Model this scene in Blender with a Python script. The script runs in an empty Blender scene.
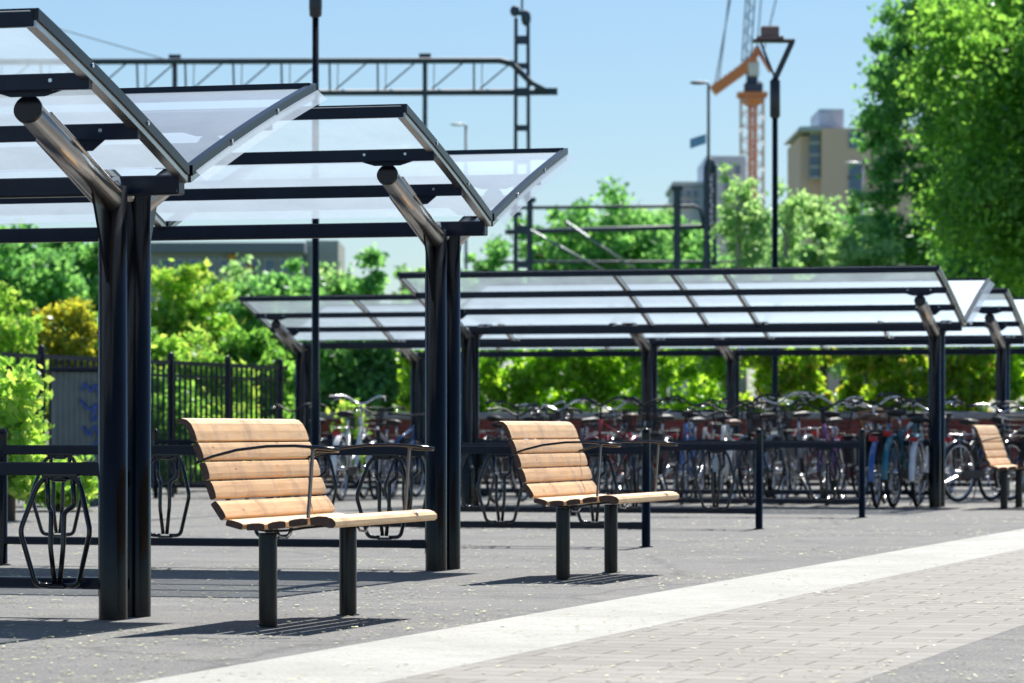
import bpy, math, random
import numpy as np
from mathutils import Vector, Matrix
random.seed(7); RNG = np.random.default_rng(7)
PI = math.pi; R = math.radians
scn = bpy.context.scene; COL = scn.collection

# ------------------------------------------------------------------ camera
F = 3700.0; HY = 430.0; CH = 0.82
cam = bpy.data.objects.new('camera', bpy.data.cameras.new('camera')); COL.objects.link(cam)
cam.location = (0, 0, CH); cam.rotation_euler = (R(90), 0, 0)
cd = cam.data; cd.sensor_width = 36; cd.lens = 36*F/1024; cd.shift_y = (HY-341.5)/1024
cd.clip_start = 0.5; cd.clip_end = 9000
cd.dof.use_dof = True; cd.dof.focus_distance = 17.6; cd.dof.aperture_fstop = 5.8
scn.camera = cam
def P(px, Y, py=None):
    X = (px-512)/F*Y
    return (X, Y, 0.0) if py is None else (X, Y, CH+(HY-py)/F*Y)
TH = R(16.3)
d_ = Vector((math.cos(TH), -math.sin(TH), 0)); u_ = Vector((math.sin(TH), math.cos(TH), 0))
ROT = -TH

# ------------------------------------------------------------------ materials
def new_mat(name):
    m = bpy.data.materials.new(name); m.use_nodes = True
    nt = m.node_tree; b = nt.nodes['Principled BSDF']
    return m, nt, b
def L(nt, a, b): nt.links.new(a, b)
def node(nt, t, **kw):
    n = nt.nodes.new(t)
    for k, v in kw.items():
        if k in n.inputs: n.inputs[k].default_value = v
        else: setattr(n, k, v)
    return n
def ramp(nt, fac, stops):
    r = nt.nodes.new('ShaderNodeValToRGB'); e = r.color_ramp.elements
    while len(e) < len(stops): e.new(0.5)
    for i, (p, c) in enumerate(stops):
        e[i].position = p; e[i].color = (*c, 1)
    L(nt, fac, r.inputs[0]); return r.outputs[0]
def noise(nt, scale, detail=4, rough=.6, vec=None, coord='Object'):
    n = node(nt, 'ShaderNodeTexNoise', Scale=scale, Detail=detail, Roughness=rough)
    if vec is None:
        tc = nt.nodes.new('ShaderNodeTexCoord'); vec = tc.outputs[coord]
    L(nt, vec, n.inputs['Vector']); return n.outputs['Fac']
def bump(nt, b, h, strength=.3, dist=.01):
    bp = node(nt, 'ShaderNodeBump', Strength=strength, Distance=dist)
    L(nt, h, bp.inputs['Height']); L(nt, bp.outputs[0], b.inputs['Normal'])
def simple(name, col, rough=.5, metal=0, coat=0, var=.15, scale=12, bmp=0):
    m, nt, b = new_mat(name)
    f = noise(nt, scale)
    c = ramp(nt, f, [(.3, [x*(1-var) for x in col]), (.7, [min(1, x*(1+var)) for x in col])])
    L(nt, c, b.inputs['Base Color'])
    b.inputs['Roughness'].default_value = rough; b.inputs['Metallic'].default_value = metal
    b.inputs['Coat Weight'].default_value = coat
    if bmp: bump(nt, b, f, bmp, .004)
    return m
def painted_metal(name, col, rough=.3, coat=.4, spec=.4):
    m, nt, b = new_mat(name)
    f = noise(nt, 6, 6); f2 = noise(nt, 55, 3)
    c = ramp(nt, f, [(.35, col), (.75, [x*1.5+.003 for x in col])]); L(nt, c, b.inputs['Base Color'])
    r = ramp(nt, f2, [(.3, (rough*.95,)*3), (.75, (rough*1.1,)*3)]); L(nt, r, b.inputs['Roughness'])
    b.inputs['Coat Weight'].default_value = coat; b.inputs['Coat Roughness'].default_value = .12; b.inputs['Specular IOR Level'].default_value = spec
    return m
M = {}
M['black'] = painted_metal('black_painted_steel', (.003, .0035, .005), .2, .0, .35)
M['purlin'] = painted_metal('dark_blue_black_steel', (.005, .010, .024), .3, 0, .3)
M['hoop'] = painted_metal('gloss_black_tube', (.005, .006, .009), .14, .15, .5)
M['steel'] = simple('brushed_stainless_steel', (.46, .44, .42), .26, 1, 0, .12, 5)
M['rod'] = simple('dull_dark_steel', (.10,.105,.11), .4, .4)
M['bright'] = simple('bright_steel', (.7, .7, .72), .22, 1)
M['rubber'] = simple('black_rubber', (.015, .015, .016), .8)
M['plastic'] = simple('black_plastic', (.02, .02, .022), .55)
M['rubber_blue'] = simple('blue_black_rubber', (.02, .03, .06), .6)
M['red'] = simple('red_plastic', (.5, .02, .02), .35)
M['white'] = simple('white_plastic', (.75, .76, .76), .4)
M['wicker'] = simple('brown_wicker', (.17, .09, .04), .8)
M['leather'] = simple('brown_leather', (.13, .055, .03), .5)
for k, c in dict(blue=(.03,.10,.30), navy=(.012,.02,.06), darkred=(.25,.015,.02), silver=(.5,.52,.55), greenp=(.02,.10,.07),
                 whitep=(.72,.74,.75), blackp=(.012,.012,.014), teal=(.02,.16,.22), purple=(.12,.03,.16), grey=(.16,.17,.19)).items():
    M['f_'+k] = painted_metal('bicycle_paint_'+k, c, .25, .7)

def wood_mat(name, base, dark):
    m, nt, b = new_mat(name)
    tc = nt.nodes.new('ShaderNodeTexCoord'); mp = nt.nodes.new('ShaderNodeMapping')
    oi = nt.nodes.new('ShaderNodeNewGeometry')
    rv = node(nt, 'ShaderNodeVectorMath', operation='ADD')
    mp.inputs['Scale'].default_value = (22, 1.6, 22)
    L(nt, tc.outputs['Object'], rv.inputs[0])
    sc_ = node(nt, 'ShaderNodeMath', operation='MULTIPLY'); sc_.inputs[1].default_value = 7.0
    L(nt, oi.outputs['Random Per Island'], sc_.inputs[0])
    L(nt, sc_.outputs[0], rv.inputs[1]); L(nt, rv.outputs[0], mp.inputs['Vector'])
    g = noise(nt, 2.2, 6, .65, mp.outputs[0])
    mp2 = nt.nodes.new('ShaderNodeMapping'); mp2.inputs['Scale'].default_value = (1, 2.2, 1)
    L(nt, rv.outputs[0], mp2.inputs['Vector'])
    k = noise(nt, 3.5, 3, .6, mp2.outputs[0])
    c1 = ramp(nt, g, [(.28, dark), (.5, base), (.78, [min(1, x*1.18) for x in base])])
    c2 = ramp(nt, k, [(.25, (.62,.55,.48)), (.5, (1,1,1)), (.8, (1.0,.93,.85))])
    mx = node(nt, 'ShaderNodeMix', data_type='RGBA', blend_type='MULTIPLY'); mx.inputs[0].default_value = .8
    L(nt, c1, mx.inputs[6]); L(nt, c2, mx.inputs[7])
    # small knots
    vo = node(nt, 'ShaderNodeTexVoronoi', Scale=5.5); mp3 = nt.nodes.new('ShaderNodeMapping'); mp3.inputs['Scale'].default_value = (3.2,.9,3.2)
    L(nt, rv.outputs[0], mp3.inputs['Vector']); L(nt, mp3.outputs[0], vo.inputs['Vector'])
    kn = ramp(nt, vo.outputs['Distance'], [(.0, (.35,.22,.13)), (.055, (.5,.36,.25)), (.11, (1,1,1))])
    mx2 = node(nt, 'ShaderNodeMix', data_type='RGBA', blend_type='MULTIPLY'); mx2.inputs[0].default_value = .75
    L(nt, mx.outputs[2], mx2.inputs[6]); L(nt, kn, mx2.inputs[7])
    tone = ramp(nt, oi.outputs['Random Per Island'], [(0, (.80,.76,.72)), (.35, (1,.97,.93)), (.7, (.90,.90,.90)), (1, (1.06,1.04,1.0))])
    mx3 = node(nt, 'ShaderNodeMix', data_type='RGBA', blend_type='MULTIPLY'); mx3.inputs[0].default_value = 1
    L(nt, mx2.outputs[2], mx3.inputs[6]); L(nt, tone, mx3.inputs[7]); L(nt, mx3.outputs[2], b.inputs['Base Color'])
    rr = ramp(nt, k, [(.3, (.34,)*3), (.7, (.6,)*3)]); L(nt, rr, b.inputs['Roughness']); b.inputs['Coat Weight'].default_value = .08
    bump(nt, b, g, .25, .003)
    return m
M['wood'] = wood_mat('oiled_pine_slats', (.84, .55, .28), (.68, .40, .18))
M['endgrain'] = simple('dark_end_grain', (.10, .055, .04), .7, var=.35, scale=40)

def panel_mat():
    m = bpy.data.materials.new('clear_ribbed_polycarbonate'); m.use_nodes = True; nt = m.node_tree; nt.nodes.clear()
    out = nt.nodes.new('ShaderNodeOutputMaterial')
    tr = node(nt, 'ShaderNodeBsdfTransparent', Color=(.93, .96, .98, 1))
    tl = node(nt, 'ShaderNodeBsdfTranslucent', Color=(.74, .89, 1.0, 1))
    df = node(nt, 'ShaderNodeBsdfDiffuse', Color=(.84, .90, .94, 1))
    gl = node(nt, 'ShaderNodeBsdfGlossy', Roughness=.33); gl.inputs['Color'].default_value = (.52,.66,.80,1)
    n1 = noise(nt, 3.5, 5, .65); n2 = noise(nt, 30, 4, .7)
    f1 = ramp(nt, n1, [(.25, (.36,)*3), (.8, (.54,)*3)])
    m0 = nt.nodes.new('ShaderNodeMixShader'); m0.inputs[0].default_value = .5
    L(nt, tl.outputs[0], m0.inputs[1]); L(nt, df.outputs[0], m0.inputs[2])
    m1 = nt.nodes.new('ShaderNodeMixShader'); L(nt, f1, m1.inputs[0]); L(nt, tr.outputs[0], m1.inputs[1]); L(nt, m0.outputs[0], m1.inputs[2])
    fr = node(nt, 'ShaderNodeFresnel', IOR=1.55)
    m2 = nt.nodes.new('ShaderNodeMixShader'); L(nt, fr.outputs[0], m2.inputs[0]); L(nt, m1.outputs[0], m2.inputs[1]); L(nt, gl.outputs[0], m2.inputs[2])
    bp = node(nt, 'ShaderNodeBump', Strength=.05, Distance=.01); L(nt, n2, bp.inputs['Height'])
    L(nt, bp.outputs[0], gl.inputs['Normal'])
    L(nt, m2.outputs[0], out.inputs[0]); return m
M['panel'] = panel_mat()

def leaf_mat(name, dark, mid, light, trans=.45, accent=None):
    m = bpy.data.materials.new(name); m.use_nodes = True; nt = m.node_tree; nt.nodes.clear()
    out = nt.nodes.new('ShaderNodeOutputMaterial')
    g = nt.nodes.new('ShaderNodeNewGeometry')
    stops = [(0, dark), (.45, mid), (.9, light)]
    if accent: stops = [(0, dark), (.4, mid), (.75, light), (.93, accent)]
    c = ramp(nt, g.outputs['Random Per Island'], stops)
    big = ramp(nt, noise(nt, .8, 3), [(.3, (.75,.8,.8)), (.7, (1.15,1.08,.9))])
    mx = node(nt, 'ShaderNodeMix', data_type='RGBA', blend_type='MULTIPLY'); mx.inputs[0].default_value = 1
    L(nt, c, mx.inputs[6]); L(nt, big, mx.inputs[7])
    df = nt.nodes.new('ShaderNodeBsdfDiffuse'); tl = nt.nodes.new('ShaderNodeBsdfTranslucent'); gl = node(nt, 'ShaderNodeBsdfGlossy', Roughness=.35)
    gl.inputs['Color'].default_value = (.8,.85,.9,1)
    L(nt, mx.outputs[2], df.inputs[0])
    hs = node(nt, 'ShaderNodeMix', data_type='RGBA', blend_type='MULTIPLY'); hs.inputs[0].default_value = 1; hs.inputs[7].default_value = (1.75, 1.7, 1.0, 1)
    L(nt, mx.outputs[2], hs.inputs[6]); L(nt, hs.outputs[2], tl.inputs[0])
    m1 = nt.nodes.new('ShaderNodeMixShader'); m1.inputs[0].default_value = trans
    L(nt, df.outputs[0], m1.inputs[1]); L(nt, tl.outputs[0], m1.inputs[2])
    m2 = nt.nodes.new('ShaderNodeMixShader'); m2.inputs[0].default_value = .025
    L(nt, m1.outputs[0], m2.inputs[1]); L(nt, gl.outputs[0], m2.inputs[2])
    L(nt, m2.outputs[0], out.inputs[0]); return m
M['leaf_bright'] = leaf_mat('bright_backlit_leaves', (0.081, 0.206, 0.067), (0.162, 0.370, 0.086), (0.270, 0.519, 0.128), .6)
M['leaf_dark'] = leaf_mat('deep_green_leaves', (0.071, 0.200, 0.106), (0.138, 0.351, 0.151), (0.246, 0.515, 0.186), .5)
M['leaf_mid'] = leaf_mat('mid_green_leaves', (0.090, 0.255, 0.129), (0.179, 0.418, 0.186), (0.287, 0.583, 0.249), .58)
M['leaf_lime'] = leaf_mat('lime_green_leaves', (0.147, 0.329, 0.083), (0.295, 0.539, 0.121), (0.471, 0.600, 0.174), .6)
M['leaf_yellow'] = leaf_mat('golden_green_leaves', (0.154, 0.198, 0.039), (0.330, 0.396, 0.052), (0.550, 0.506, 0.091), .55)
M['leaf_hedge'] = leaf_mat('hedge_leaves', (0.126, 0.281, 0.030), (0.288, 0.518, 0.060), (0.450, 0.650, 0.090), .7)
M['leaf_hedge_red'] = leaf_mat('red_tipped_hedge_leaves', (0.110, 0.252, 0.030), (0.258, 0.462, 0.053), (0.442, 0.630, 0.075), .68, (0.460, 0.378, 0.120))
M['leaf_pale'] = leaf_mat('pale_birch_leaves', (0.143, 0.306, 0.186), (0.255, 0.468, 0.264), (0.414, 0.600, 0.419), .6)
M['bark'] = simple('grey_brown_bark', (.11,.085,.065), .9, bmp=.5, var=.35, scale=6)
M['bark_birch'] = simple('pale_birch_bark', (.42,.40,.36), .8, var=.5, scale=4)

# ------------------------------------------------------------------ mesh builder
class MB:
    def __init__(s): s.v = []; s.f = []; s.mi = []; s.sm = []
    def add(s, vs, fs, mi=0, smooth=False):
        o = len(s.v); s.v += [tuple(v) for v in vs]
        s.f += [tuple(i+o for i in f) for f in fs]; s.mi += [mi]*len(fs); s.sm += [smooth]*len(fs)
        return s
    def box(s, c, size, rz=0, mi=0, mat=None, bev=0):
        hx, hy, hz = size[0]/2, size[1]/2, size[2]/2
        if bev:
            b = min(bev, hx*.9, hy*.9, hz*.9); pts = []
            bm_v = []
            for sx in (-1,1):
                for sy in (-1,1):
                    for sz in (-1,1):
                        bm_v += [(sx*(hx-b), sy*(hy-b), sz*hz), (sx*(hx-b), sy*hy, sz*(hz-b)), (sx*hx, sy*(hy-b), sz*(hz-b))]
            idx = lambda sx,sy,sz,k: ((0 if sx<0 else 4)+(0 if sy<0 else 2)+(0 if sz<0 else 1))*3+k
            fs = []
            for sz in (-1,1): fs.append([idx(-1,-1,sz,0), idx(1,-1,sz,0), idx(1,1,sz,0), idx(-1,1,sz,0)][::sz])
            for sy in (-1,1): fs.append([idx(-1,sy,-1,1), idx(1,sy,-1,1), idx(1,sy,1,1), idx(-1,sy,1,1)][::-sy])
            for sx in (-1,1): fs.append([idx(sx,-1,-1,2), idx(sx,1,-1,2), idx(sx,1,1,2), idx(sx,-1,1,2)][::sx])
            for sy in (-1,1):
                for sz in (-1,1): fs.append([idx(-1,sy,sz,0), idx(1,sy,sz,0), idx(1,sy,sz,1), idx(-1,sy,sz,1)])
            for sx in (-1,1):
                for sz in (-1,1): fs.append([idx(sx,-1,sz,0), idx(sx,1,sz,0), idx(sx,1,sz,2), idx(sx,-1,sz,2)])
            for sx in (-1,1):
                for sy in (-1,1): fs.append([idx(sx,sy,-1,1), idx(sx,sy,1,1), idx(sx,sy,1,2), idx(sx,sy,-1,2)])
            for sx in (-1,1):
                for sy in (-1,1):
                    for sz in (-1,1): fs.append([idx(sx,sy,sz,0), idx(sx,sy,sz,1), idx(sx,sy,sz,2)])
            vs = bm_v
        else:
            vs = [(x*hx, y*hy, z*hz) for x in (-1,1) for y in (-1,1) for z in (-1,1)]
            fs = [(0,1,3,2),(4,6,7,5),(0,4,5,1),(2,3,7,6),(0,2,6,4),(1,5,7,3)]
        m = Matrix.Rotation(rz, 3, 'Z') if mat is None else mat
        c = Vector(c)
        return s.add([c + m @ Vector(v) for v in vs], fs, mi)
    def bar(s, a, b, w, h, mi=0, up=(0,0,1), bev=0):
        a = Vector(a); b = Vector(b); x = (b-a); ln = x.length; x.normalize()
        up = Vector(up)
        if abs(x.dot(up)) > .99: up = Vector((0,1,0))
        y = up.cross(x).normalized(); z = x.cross(y)
        m = Matrix((x, y, z)).transposed()
        return s.box((a+b)/2, (ln, w, h), mat=m, mi=mi, bev=bev)
    def tube(s, pts, r, n=8, mi=0, caps=True, smooth=True, closed=False):
        pts = [Vector(p) for p in pts]; k = len(pts)
        rs = r if isinstance(r, (list, tuple)) else [r]*k
        def tan(i):
            if closed: t = pts[(i+1)%k]-pts[(i-1)%k]
            else:
                t = Vector((0,0,0))
                if i > 0: t += (pts[i]-pts[i-1]).normalized()
                if i < k-1: t += (pts[i+1]-pts[i]).normalized()
            return t.normalized()
        t = tan(0); a = Vector((0,0,1)) if abs(t.z) < .9 else Vector((1,0,0))
        nrm = (a - t*a.dot(t)).normalized(); vs = []
        for i in range(k):
            t2 = tan(i); nrm = (nrm - t2*nrm.dot(t2)).normalized(); bn = t2.cross(nrm)
            # widen the ring at bends so the tube keeps its width
            for j in range(n):
                an = 2*PI*j/n
                vs.append(pts[i] + (nrm*math.cos(an) + bn*math.sin(an))*rs[i])
        fs = []
        for i in range(k if closed else k-1):
            for j in range(n):
                a0 = i*n+j; a1 = i*n+(j+1)%n; b0 = ((i+1)%k)*n+j; b1 = ((i+1)%k)*n+(j+1)%n
                fs.append((a0, a1, b1, b0))
        s.add(vs, fs, mi, smooth)
        if caps and not closed:
            o = len(s.v)-len(vs)
            s.f.append(tuple(o+j for j in range(n))[::-1]); s.mi.append(mi); s.sm.append(False)
            s.f.append(tuple(o+(k-1)*n+j for j in range(n))); s.mi.append(mi); s.sm.append(False)
        return s
    def prism(s, poly, axis, lo, hi, mi=0, mi_cap=None, frame=None, smooth=False):
        """poly in the plane of the two other axes; axis 'x','y','z'"""
        def mk(a, b, c):
            return {'x': (c, a, b), 'y': (a, c, b), 'z': (a, b, c)}[axis]
        n = len(poly); vs = [mk(a, b, lo) for a, b in poly] + [mk(a, b, hi) for a, b in poly]
        if frame: vs = [frame(v) for v in vs]
        fs = [(i, (i+1) % n, n+(i+1) % n, n+i) for i in range(n)]
        s.add(vs, fs, mi, smooth); o = len(s.v)-2*n
        c = mi if mi_cap is None else mi_cap
        s.f.append(tuple(o+i for i in range(n))[::-1]); s.f.append(tuple(o+n+i for i in range(n)))
        s.mi += [c, c]; s.sm += [False, False]
        return s
    def lathe(s, prof, c=(0,0,0), n=16, mi=0, smooth=True):
        vs = []; fs = []
        for r, z in prof:
            for j in range(n):
                a = 2*PI*j/n; vs.append((c[0]+r*math.cos(a), c[1]+r*math.sin(a), c[2]+z))
        for i in range(len(prof)-1):
            for j in range(n): fs.append((i*n+j, i*n+(j+1)%n, (i+1)*n+(j+1)%n, (i+1)*n+j))
        return s.add(vs, fs, mi, smooth)
    def ell(s, c, r, n=10, m=6, mi=0):
        prof = [(max(1e-4, math.sin(PI*i/m)), -math.cos(PI*i/m)) for i in range(m+1)]
        o = len(s.v); s.lathe(prof, (0,0,0), n, mi)
        for i in range(o, len(s.v)):
            v = s.v[i]; s.v[i] = (c[0]+v[0]*r[0], c[1]+v[1]*r[1], c[2]+v[2]*r[2])
        return s
    def build(s, name, mats, parent=None, label=None, normals=True):
        me = bpy.data.meshes.new(name)
        me.from_pydata(s.v, [], s.f)
        if not isinstance(mats, (list, tuple)): mats = [mats]
        for m in mats: me.materials.append(m)
        me.polygons.foreach_set('material_index', s.mi); me.polygons.foreach_set('use_smooth', s.sm)
        if normals:
            import bmesh
            bm = bmesh.new(); bm.from_mesh(me); bmesh.ops.recalc_face_normals(bm, faces=bm.faces); bm.to_mesh(me); bm.free()
        me.update()
        o = bpy.data.objects.new(name, me); COL.objects.link(o)
        if parent: o.parent = parent
        if label: o['label'] = label
        return o
def thing(name, label, cat, loc=(0,0,0), rz=0, group=None):
    o = bpy.data.objects.new(name, None); COL.objects.link(o); o.empty_display_size = .2
    o.location = loc; o.rotation_euler = (0,0,rz); return tag(o, label, cat, group)
def tag(o, label, cat, group=None):
    o['label'] = label; o['category'] = cat
    if group: o['group'] = group
    return o
def struct(o, label, cat='ground'):
    o['kind'] = 'structure'; o['label'] = label; o['category'] = cat; return o
def copy_tree(o, parent=None):
    c = o.copy(); COL.objects.link(c); c.parent = parent
    for ch in list(o.children): copy_tree(ch, c)
    return c

# ------------------------------------------------------------------ world and sun
SUN = Vector((.23, .79, 1.0)).normalized()
el = math.asin(SUN.z); az = math.atan2(SUN.x, SUN.y)
w = bpy.data.worlds.new('World'); scn.world = w; w.use_nodes = True
nt = w.node_tree; bg = nt.nodes['Background']
sky = nt.nodes.new('ShaderNodeTexSky'); sky.sky_type = 'NISHITA'; sky.sun_disc = False
sky.sun_elevation = el; sky.sun_rotation = az; sky.air_density = 1.0; sky.dust_density = .3; sky.ozone_density = 3.5; sky.altitude = 0
tint = node(nt, 'ShaderNodeMix', data_type='RGBA', blend_type='MULTIPLY'); tint.inputs[0].default_value = 1; tint.inputs[7].default_value = (.78, .885, .98, 1)
L(nt, sky.outputs[0], tint.inputs[6]); L(nt, tint.outputs[2], bg.inputs[0]); bg.inputs[1].default_value = .064
sl = bpy.data.lights.new('sun', 'SUN'); sl.energy = 5.0; sl.angle = R(.55); sl.color = (1, .955, .88)
so = bpy.data.objects.new('sun', sl); COL.objects.link(so); so.rotation_euler = (-SUN).to_track_quat('-Z', 'Y').to_euler(); so.location = (0,0,30)

vs_ = scn.view_settings; vs_.view_transform = 'Standard'; vs_.look = 'None'; vs_.gamma = 1; vs_.exposure = .74
scn.cycles.use_denoising = True
try: scn.cycles.denoiser = 'OPENIMAGEDENOISE'
except Exception: pass
scn.cycles.max_bounces = 12; scn.cycles.diffuse_bounces = 8; scn.cycles.transparent_max_bounces = 16; scn.cycles.transmission_bounces = 6

# ------------------------------------------------------------------ ground
def ground_mat(kind):
    m, nt, b = new_mat(kind)
    tc = nt.nodes.new('ShaderNodeTexCoord'); mp = nt.nodes.new('ShaderNodeMapping')
    L(nt, tc.outputs['Object'], mp.inputs[0]); v = mp.outputs[0]
    fine = noise(nt, 160, 3, .7, v); med = noise(nt, 7, 5, .65, v); big = noise(nt, .7, 4, .6, v)
    spk = noise(nt, 48, 2, .5, v)
    def mul(a, c, f=1):
        x = node(nt, 'ShaderNodeMix', data_type='RGBA', blend_type='MULTIPLY'); x.inputs[0].default_value = f
        L(nt, a, x.inputs[6]); L(nt, c, x.inputs[7]); return x.outputs[2]
    if kind in ('asphalt', 'road_asphalt'):
        agg = noise(nt, 75, 3, .7, v); base = ramp(nt, agg, [(.32, (.095,.096,.098)), (.5, (.152,.153,.153)), (.68, (.26,.26,.258))])
        c = mul(base, ramp(nt, med, [(.25, (.82,.82,.83)), (.75, (1.12,1.11,1.09))]))
        c = mul(c, ramp(nt, big, [(.3, (.86,.86,.87)), (.7, (1.1,1.1,1.09))]))
        bump(nt, b, agg, .7, .006)
        # hairline cracks, darker damp stains and a worn lighter lane
        cr_ = node(nt, 'ShaderNodeTexVoronoi', Scale=.42); cr_.feature = 'DISTANCE_TO_EDGE'
        wv = node(nt, 'ShaderNodeTexNoise', Scale=2.5, Detail=5); L(nt, v, wv.inputs['Vector'])
        av = node(nt, 'ShaderNodeMix', data_type='VECTOR'); av.inputs[0].default_value = .22; L(nt, v, av.inputs[4]); L(nt, wv.outputs['Color'], av.inputs[5]); L(nt, av.outputs[1], cr_.inputs['Vector'])
        ckm = ramp(nt, cr_.outputs['Distance'], [(0, (.5,.5,.5)), (.006, (.8,.8,.8)), (.012, (1,1,1))])
        c = mul(c, ckm, .7)
        c = mul(c, ramp(nt, noise(nt, .9, 6, .75, v), [(.36, (.78,.78,.80)), (.46, (1,1,1)), (.66, (1.10,1.09,1.07))]))
        # dusty yellow-green pollen patches
        pm = ramp(nt, noise(nt, 1.6, 5, .7, v), [(.5, (0,0,0)), (.72, (1,1,1))])
        pk = ramp(nt, spk, [(.56, (0,0,0)), (.64, (1,1,1))]); pmk = mul(pm, pk)
        x = node(nt, 'ShaderNodeMix', data_type='RGBA'); L(nt, pmk, x.inputs[0]); L(nt, c, x.inputs[6]); x.inputs[7].default_value = (.42,.41,.25,1); c = x.outputs[2]
    elif kind == 'white_stone':
        c = mul(ramp(nt, fine, [(.3, (.36,.36,.345)), (.7, (.47,.47,.45))]), ramp(nt, med, [(.3, (.86,.86,.84)), (.6, (1,1,1))]))
        c = mul(c, ramp(nt, big, [(.35, (.86,.86,.84)), (.6, (1.04,1.04,1.03))])); pk = ramp(nt, spk, [(.60, (1,1,1)), (.68, (.62,.59,.48))]); c = mul(c, pk); bump(nt, b, fine, .4, .003)
    elif kind == 'pavers':
        mp.inputs['Rotation'].default_value = (0, 0, 0)
        br = nt.nodes.new('ShaderNodeTexBrick'); L(nt, v, br.inputs['Vector'])
        br.inputs['Scale'].default_value = 1; br.inputs['Mortar Size'].default_value = .006; br.inputs['Brick Width'].default_value = .42
        br.inputs['Row Height'].default_value = .21; br.inputs['Mortar Smooth'].default_value = .3; br.inputs['Bias'].default_value = -.1
        br.inputs['Color1'].default_value = (.265,.255,.238,1); br.inputs['Color2'].default_value = (.325,.312,.29,1); br.inputs['Mortar'].default_value = (.13,.125,.095,1)
        c = mul(br.outputs['Color'], ramp(nt, fine, [(.3, (.86,.86,.86)), (.7, (1.06,1.06,1.06))]))
        c = mul(c, ramp(nt, med, [(.3, (.88,.88,.87)), (.7, (1.05,1.05,1.04))])); c = mul(c, ramp(nt, big, [(.3, (.92,.92,.92)), (.7, (1.05,1.05,1.05))]))
        inv = node(nt, 'ShaderNodeMath', operation='SUBTRACT'); inv.inputs[0].default_value = 1; L(nt, br.outputs['Fac'], inv.inputs[1])
        bump(nt, b, inv.outputs[0], .8, .006)
    elif kind == 'grass_ground':
        c = mul(ramp(nt, med, [(.3, (.05,.10,.02)), (.7, (.13,.17,.05))]), ramp(nt, fine, [(.3, (.7,.7,.7)), (.7, (1.2,1.2,1.2))]))
        bump(nt, b, fine, 1, .02)
    L(nt, c, b.inputs['Base Color']); b.inputs['Roughness'].default_value = .85; b.inputs['Specular IOR Level'].default_value = .3
    return m
def sheet(name, pts, z, mat, label, rz=0, loc=(0,0)):
    mb = MB(); c, s_ = math.cos(-rz), math.sin(-rz)
    q = [((x-loc[0])*c-(y-loc[1])*s_, (x-loc[0])*s_+(y-loc[1])*c, 0) for x, y in pts]
    mb.add(q, [tuple(range(len(q)))]); o = mb.build(name, mat); o.location = (loc[0], loc[1], z); o.rotation_euler.z = rz
    return struct(o, label)
def ln(x0, y0, s, t=0):      # point s metres along the kerb line from (x0,y0), t to the right
    p = Vector((x0, y0, 0)) + u_*s + d_*t; return (p.x, p.y)
sheet('ground', [(-4000,-300),(4000,-300),(4000,6000),(-4000,6000)], 0, ground_mat('asphalt'), 'grey asphalt square speckled with fallen seeds')
KX, KY = 0.03, 16.22         # a point on the upper edge of the white strip
ST = .76; PV = 1.47
sheet('white_strip', [ln(KX,KY,-30), ln(KX,KY,-30,ST), ln(KX,KY,300,ST), ln(KX,KY,300)], .004, ground_mat('white_stone'), 'white stone strip between the asphalt and the brick paving', ROT, (KX,KY))
sheet('pavement', [ln(KX,KY,-30,ST), ln(KX,KY,-30,ST+PV), ln(KX,KY,300,ST+PV), ln(KX,KY,300,ST)], .0035, ground_mat('pavers'), 'pale grey brick paving to the right of the white strip', ROT, (KX,KY))
sheet('road', [ln(KX,KY,-30,ST+PV), ln(KX,KY,-30,ST+PV+8), ln(KX,KY,300,ST+PV+8), ln(KX,KY,300,ST+PV)], .003, ground_mat('road_asphalt'), 'grey asphalt path in the bottom right corner')
sheet('grass', [(-900,66.5),(900,66.5),(900,3000),(-900,3000)], .004, ground_mat('grass_ground'), 'green grass beyond the brick wall')

# fallen seeds
def seeds():
    n = 17000; vs = np.zeros((n*4,3)); k = 0
    for i in range(n):
        Y = 11.5 + 34*random.random()**1.3; X = random.uniform(-.16,.16)*Y
        if math.sin(X*2.1+Y*.9)+math.sin(Y*1.7-X*1.3)+random.uniform(-1.3,1.3) < -.3: continue
        if (Vector((X-KX, Y-KY, 0))).dot(d_) > 0 and random.random() < .62: continue
        s = random.uniform(.0025,.0062)*(.7+Y/40); a = random.random()*PI; l = s*random.uniform(1,2.6)
        ca, sa = math.cos(a), math.sin(a); z = .0075
        for j, (p, q) in enumerate(((-l,-s),(l,-s),(l,s),(-l,s))):
            vs[k*4+j] = (X+p*ca-q*sa, Y+p*sa+q*ca, z+random.uniform(0,.003))
        k += 1
    mb = MB(); mb.v = [tuple(v) for v in vs[:k*4]]; mb.f = [tuple(range(4*i,4*i+4)) for i in range(k)]; mb.mi=[0]*k; mb.sm=[False]*k
    m, nt, b = new_mat('dry_seed_husks'); g = nt.nodes.new('ShaderNodeNewGeometry')
    L(nt, ramp(nt, g.outputs['Random Per Island'], [(0,(.40,.47,.13)),(.45,(.52,.53,.25)),(.7,(.24,.32,.07)),(.93,(.12,.10,.06))]), b.inputs['Base Color'])
    o = mb.build('fallen_seeds', m, normals=False); tag(o, 'yellow green seed husks scattered over the asphalt and paving', 'fallen seeds'); o['kind'] = 'stuff'
seeds()

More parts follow.
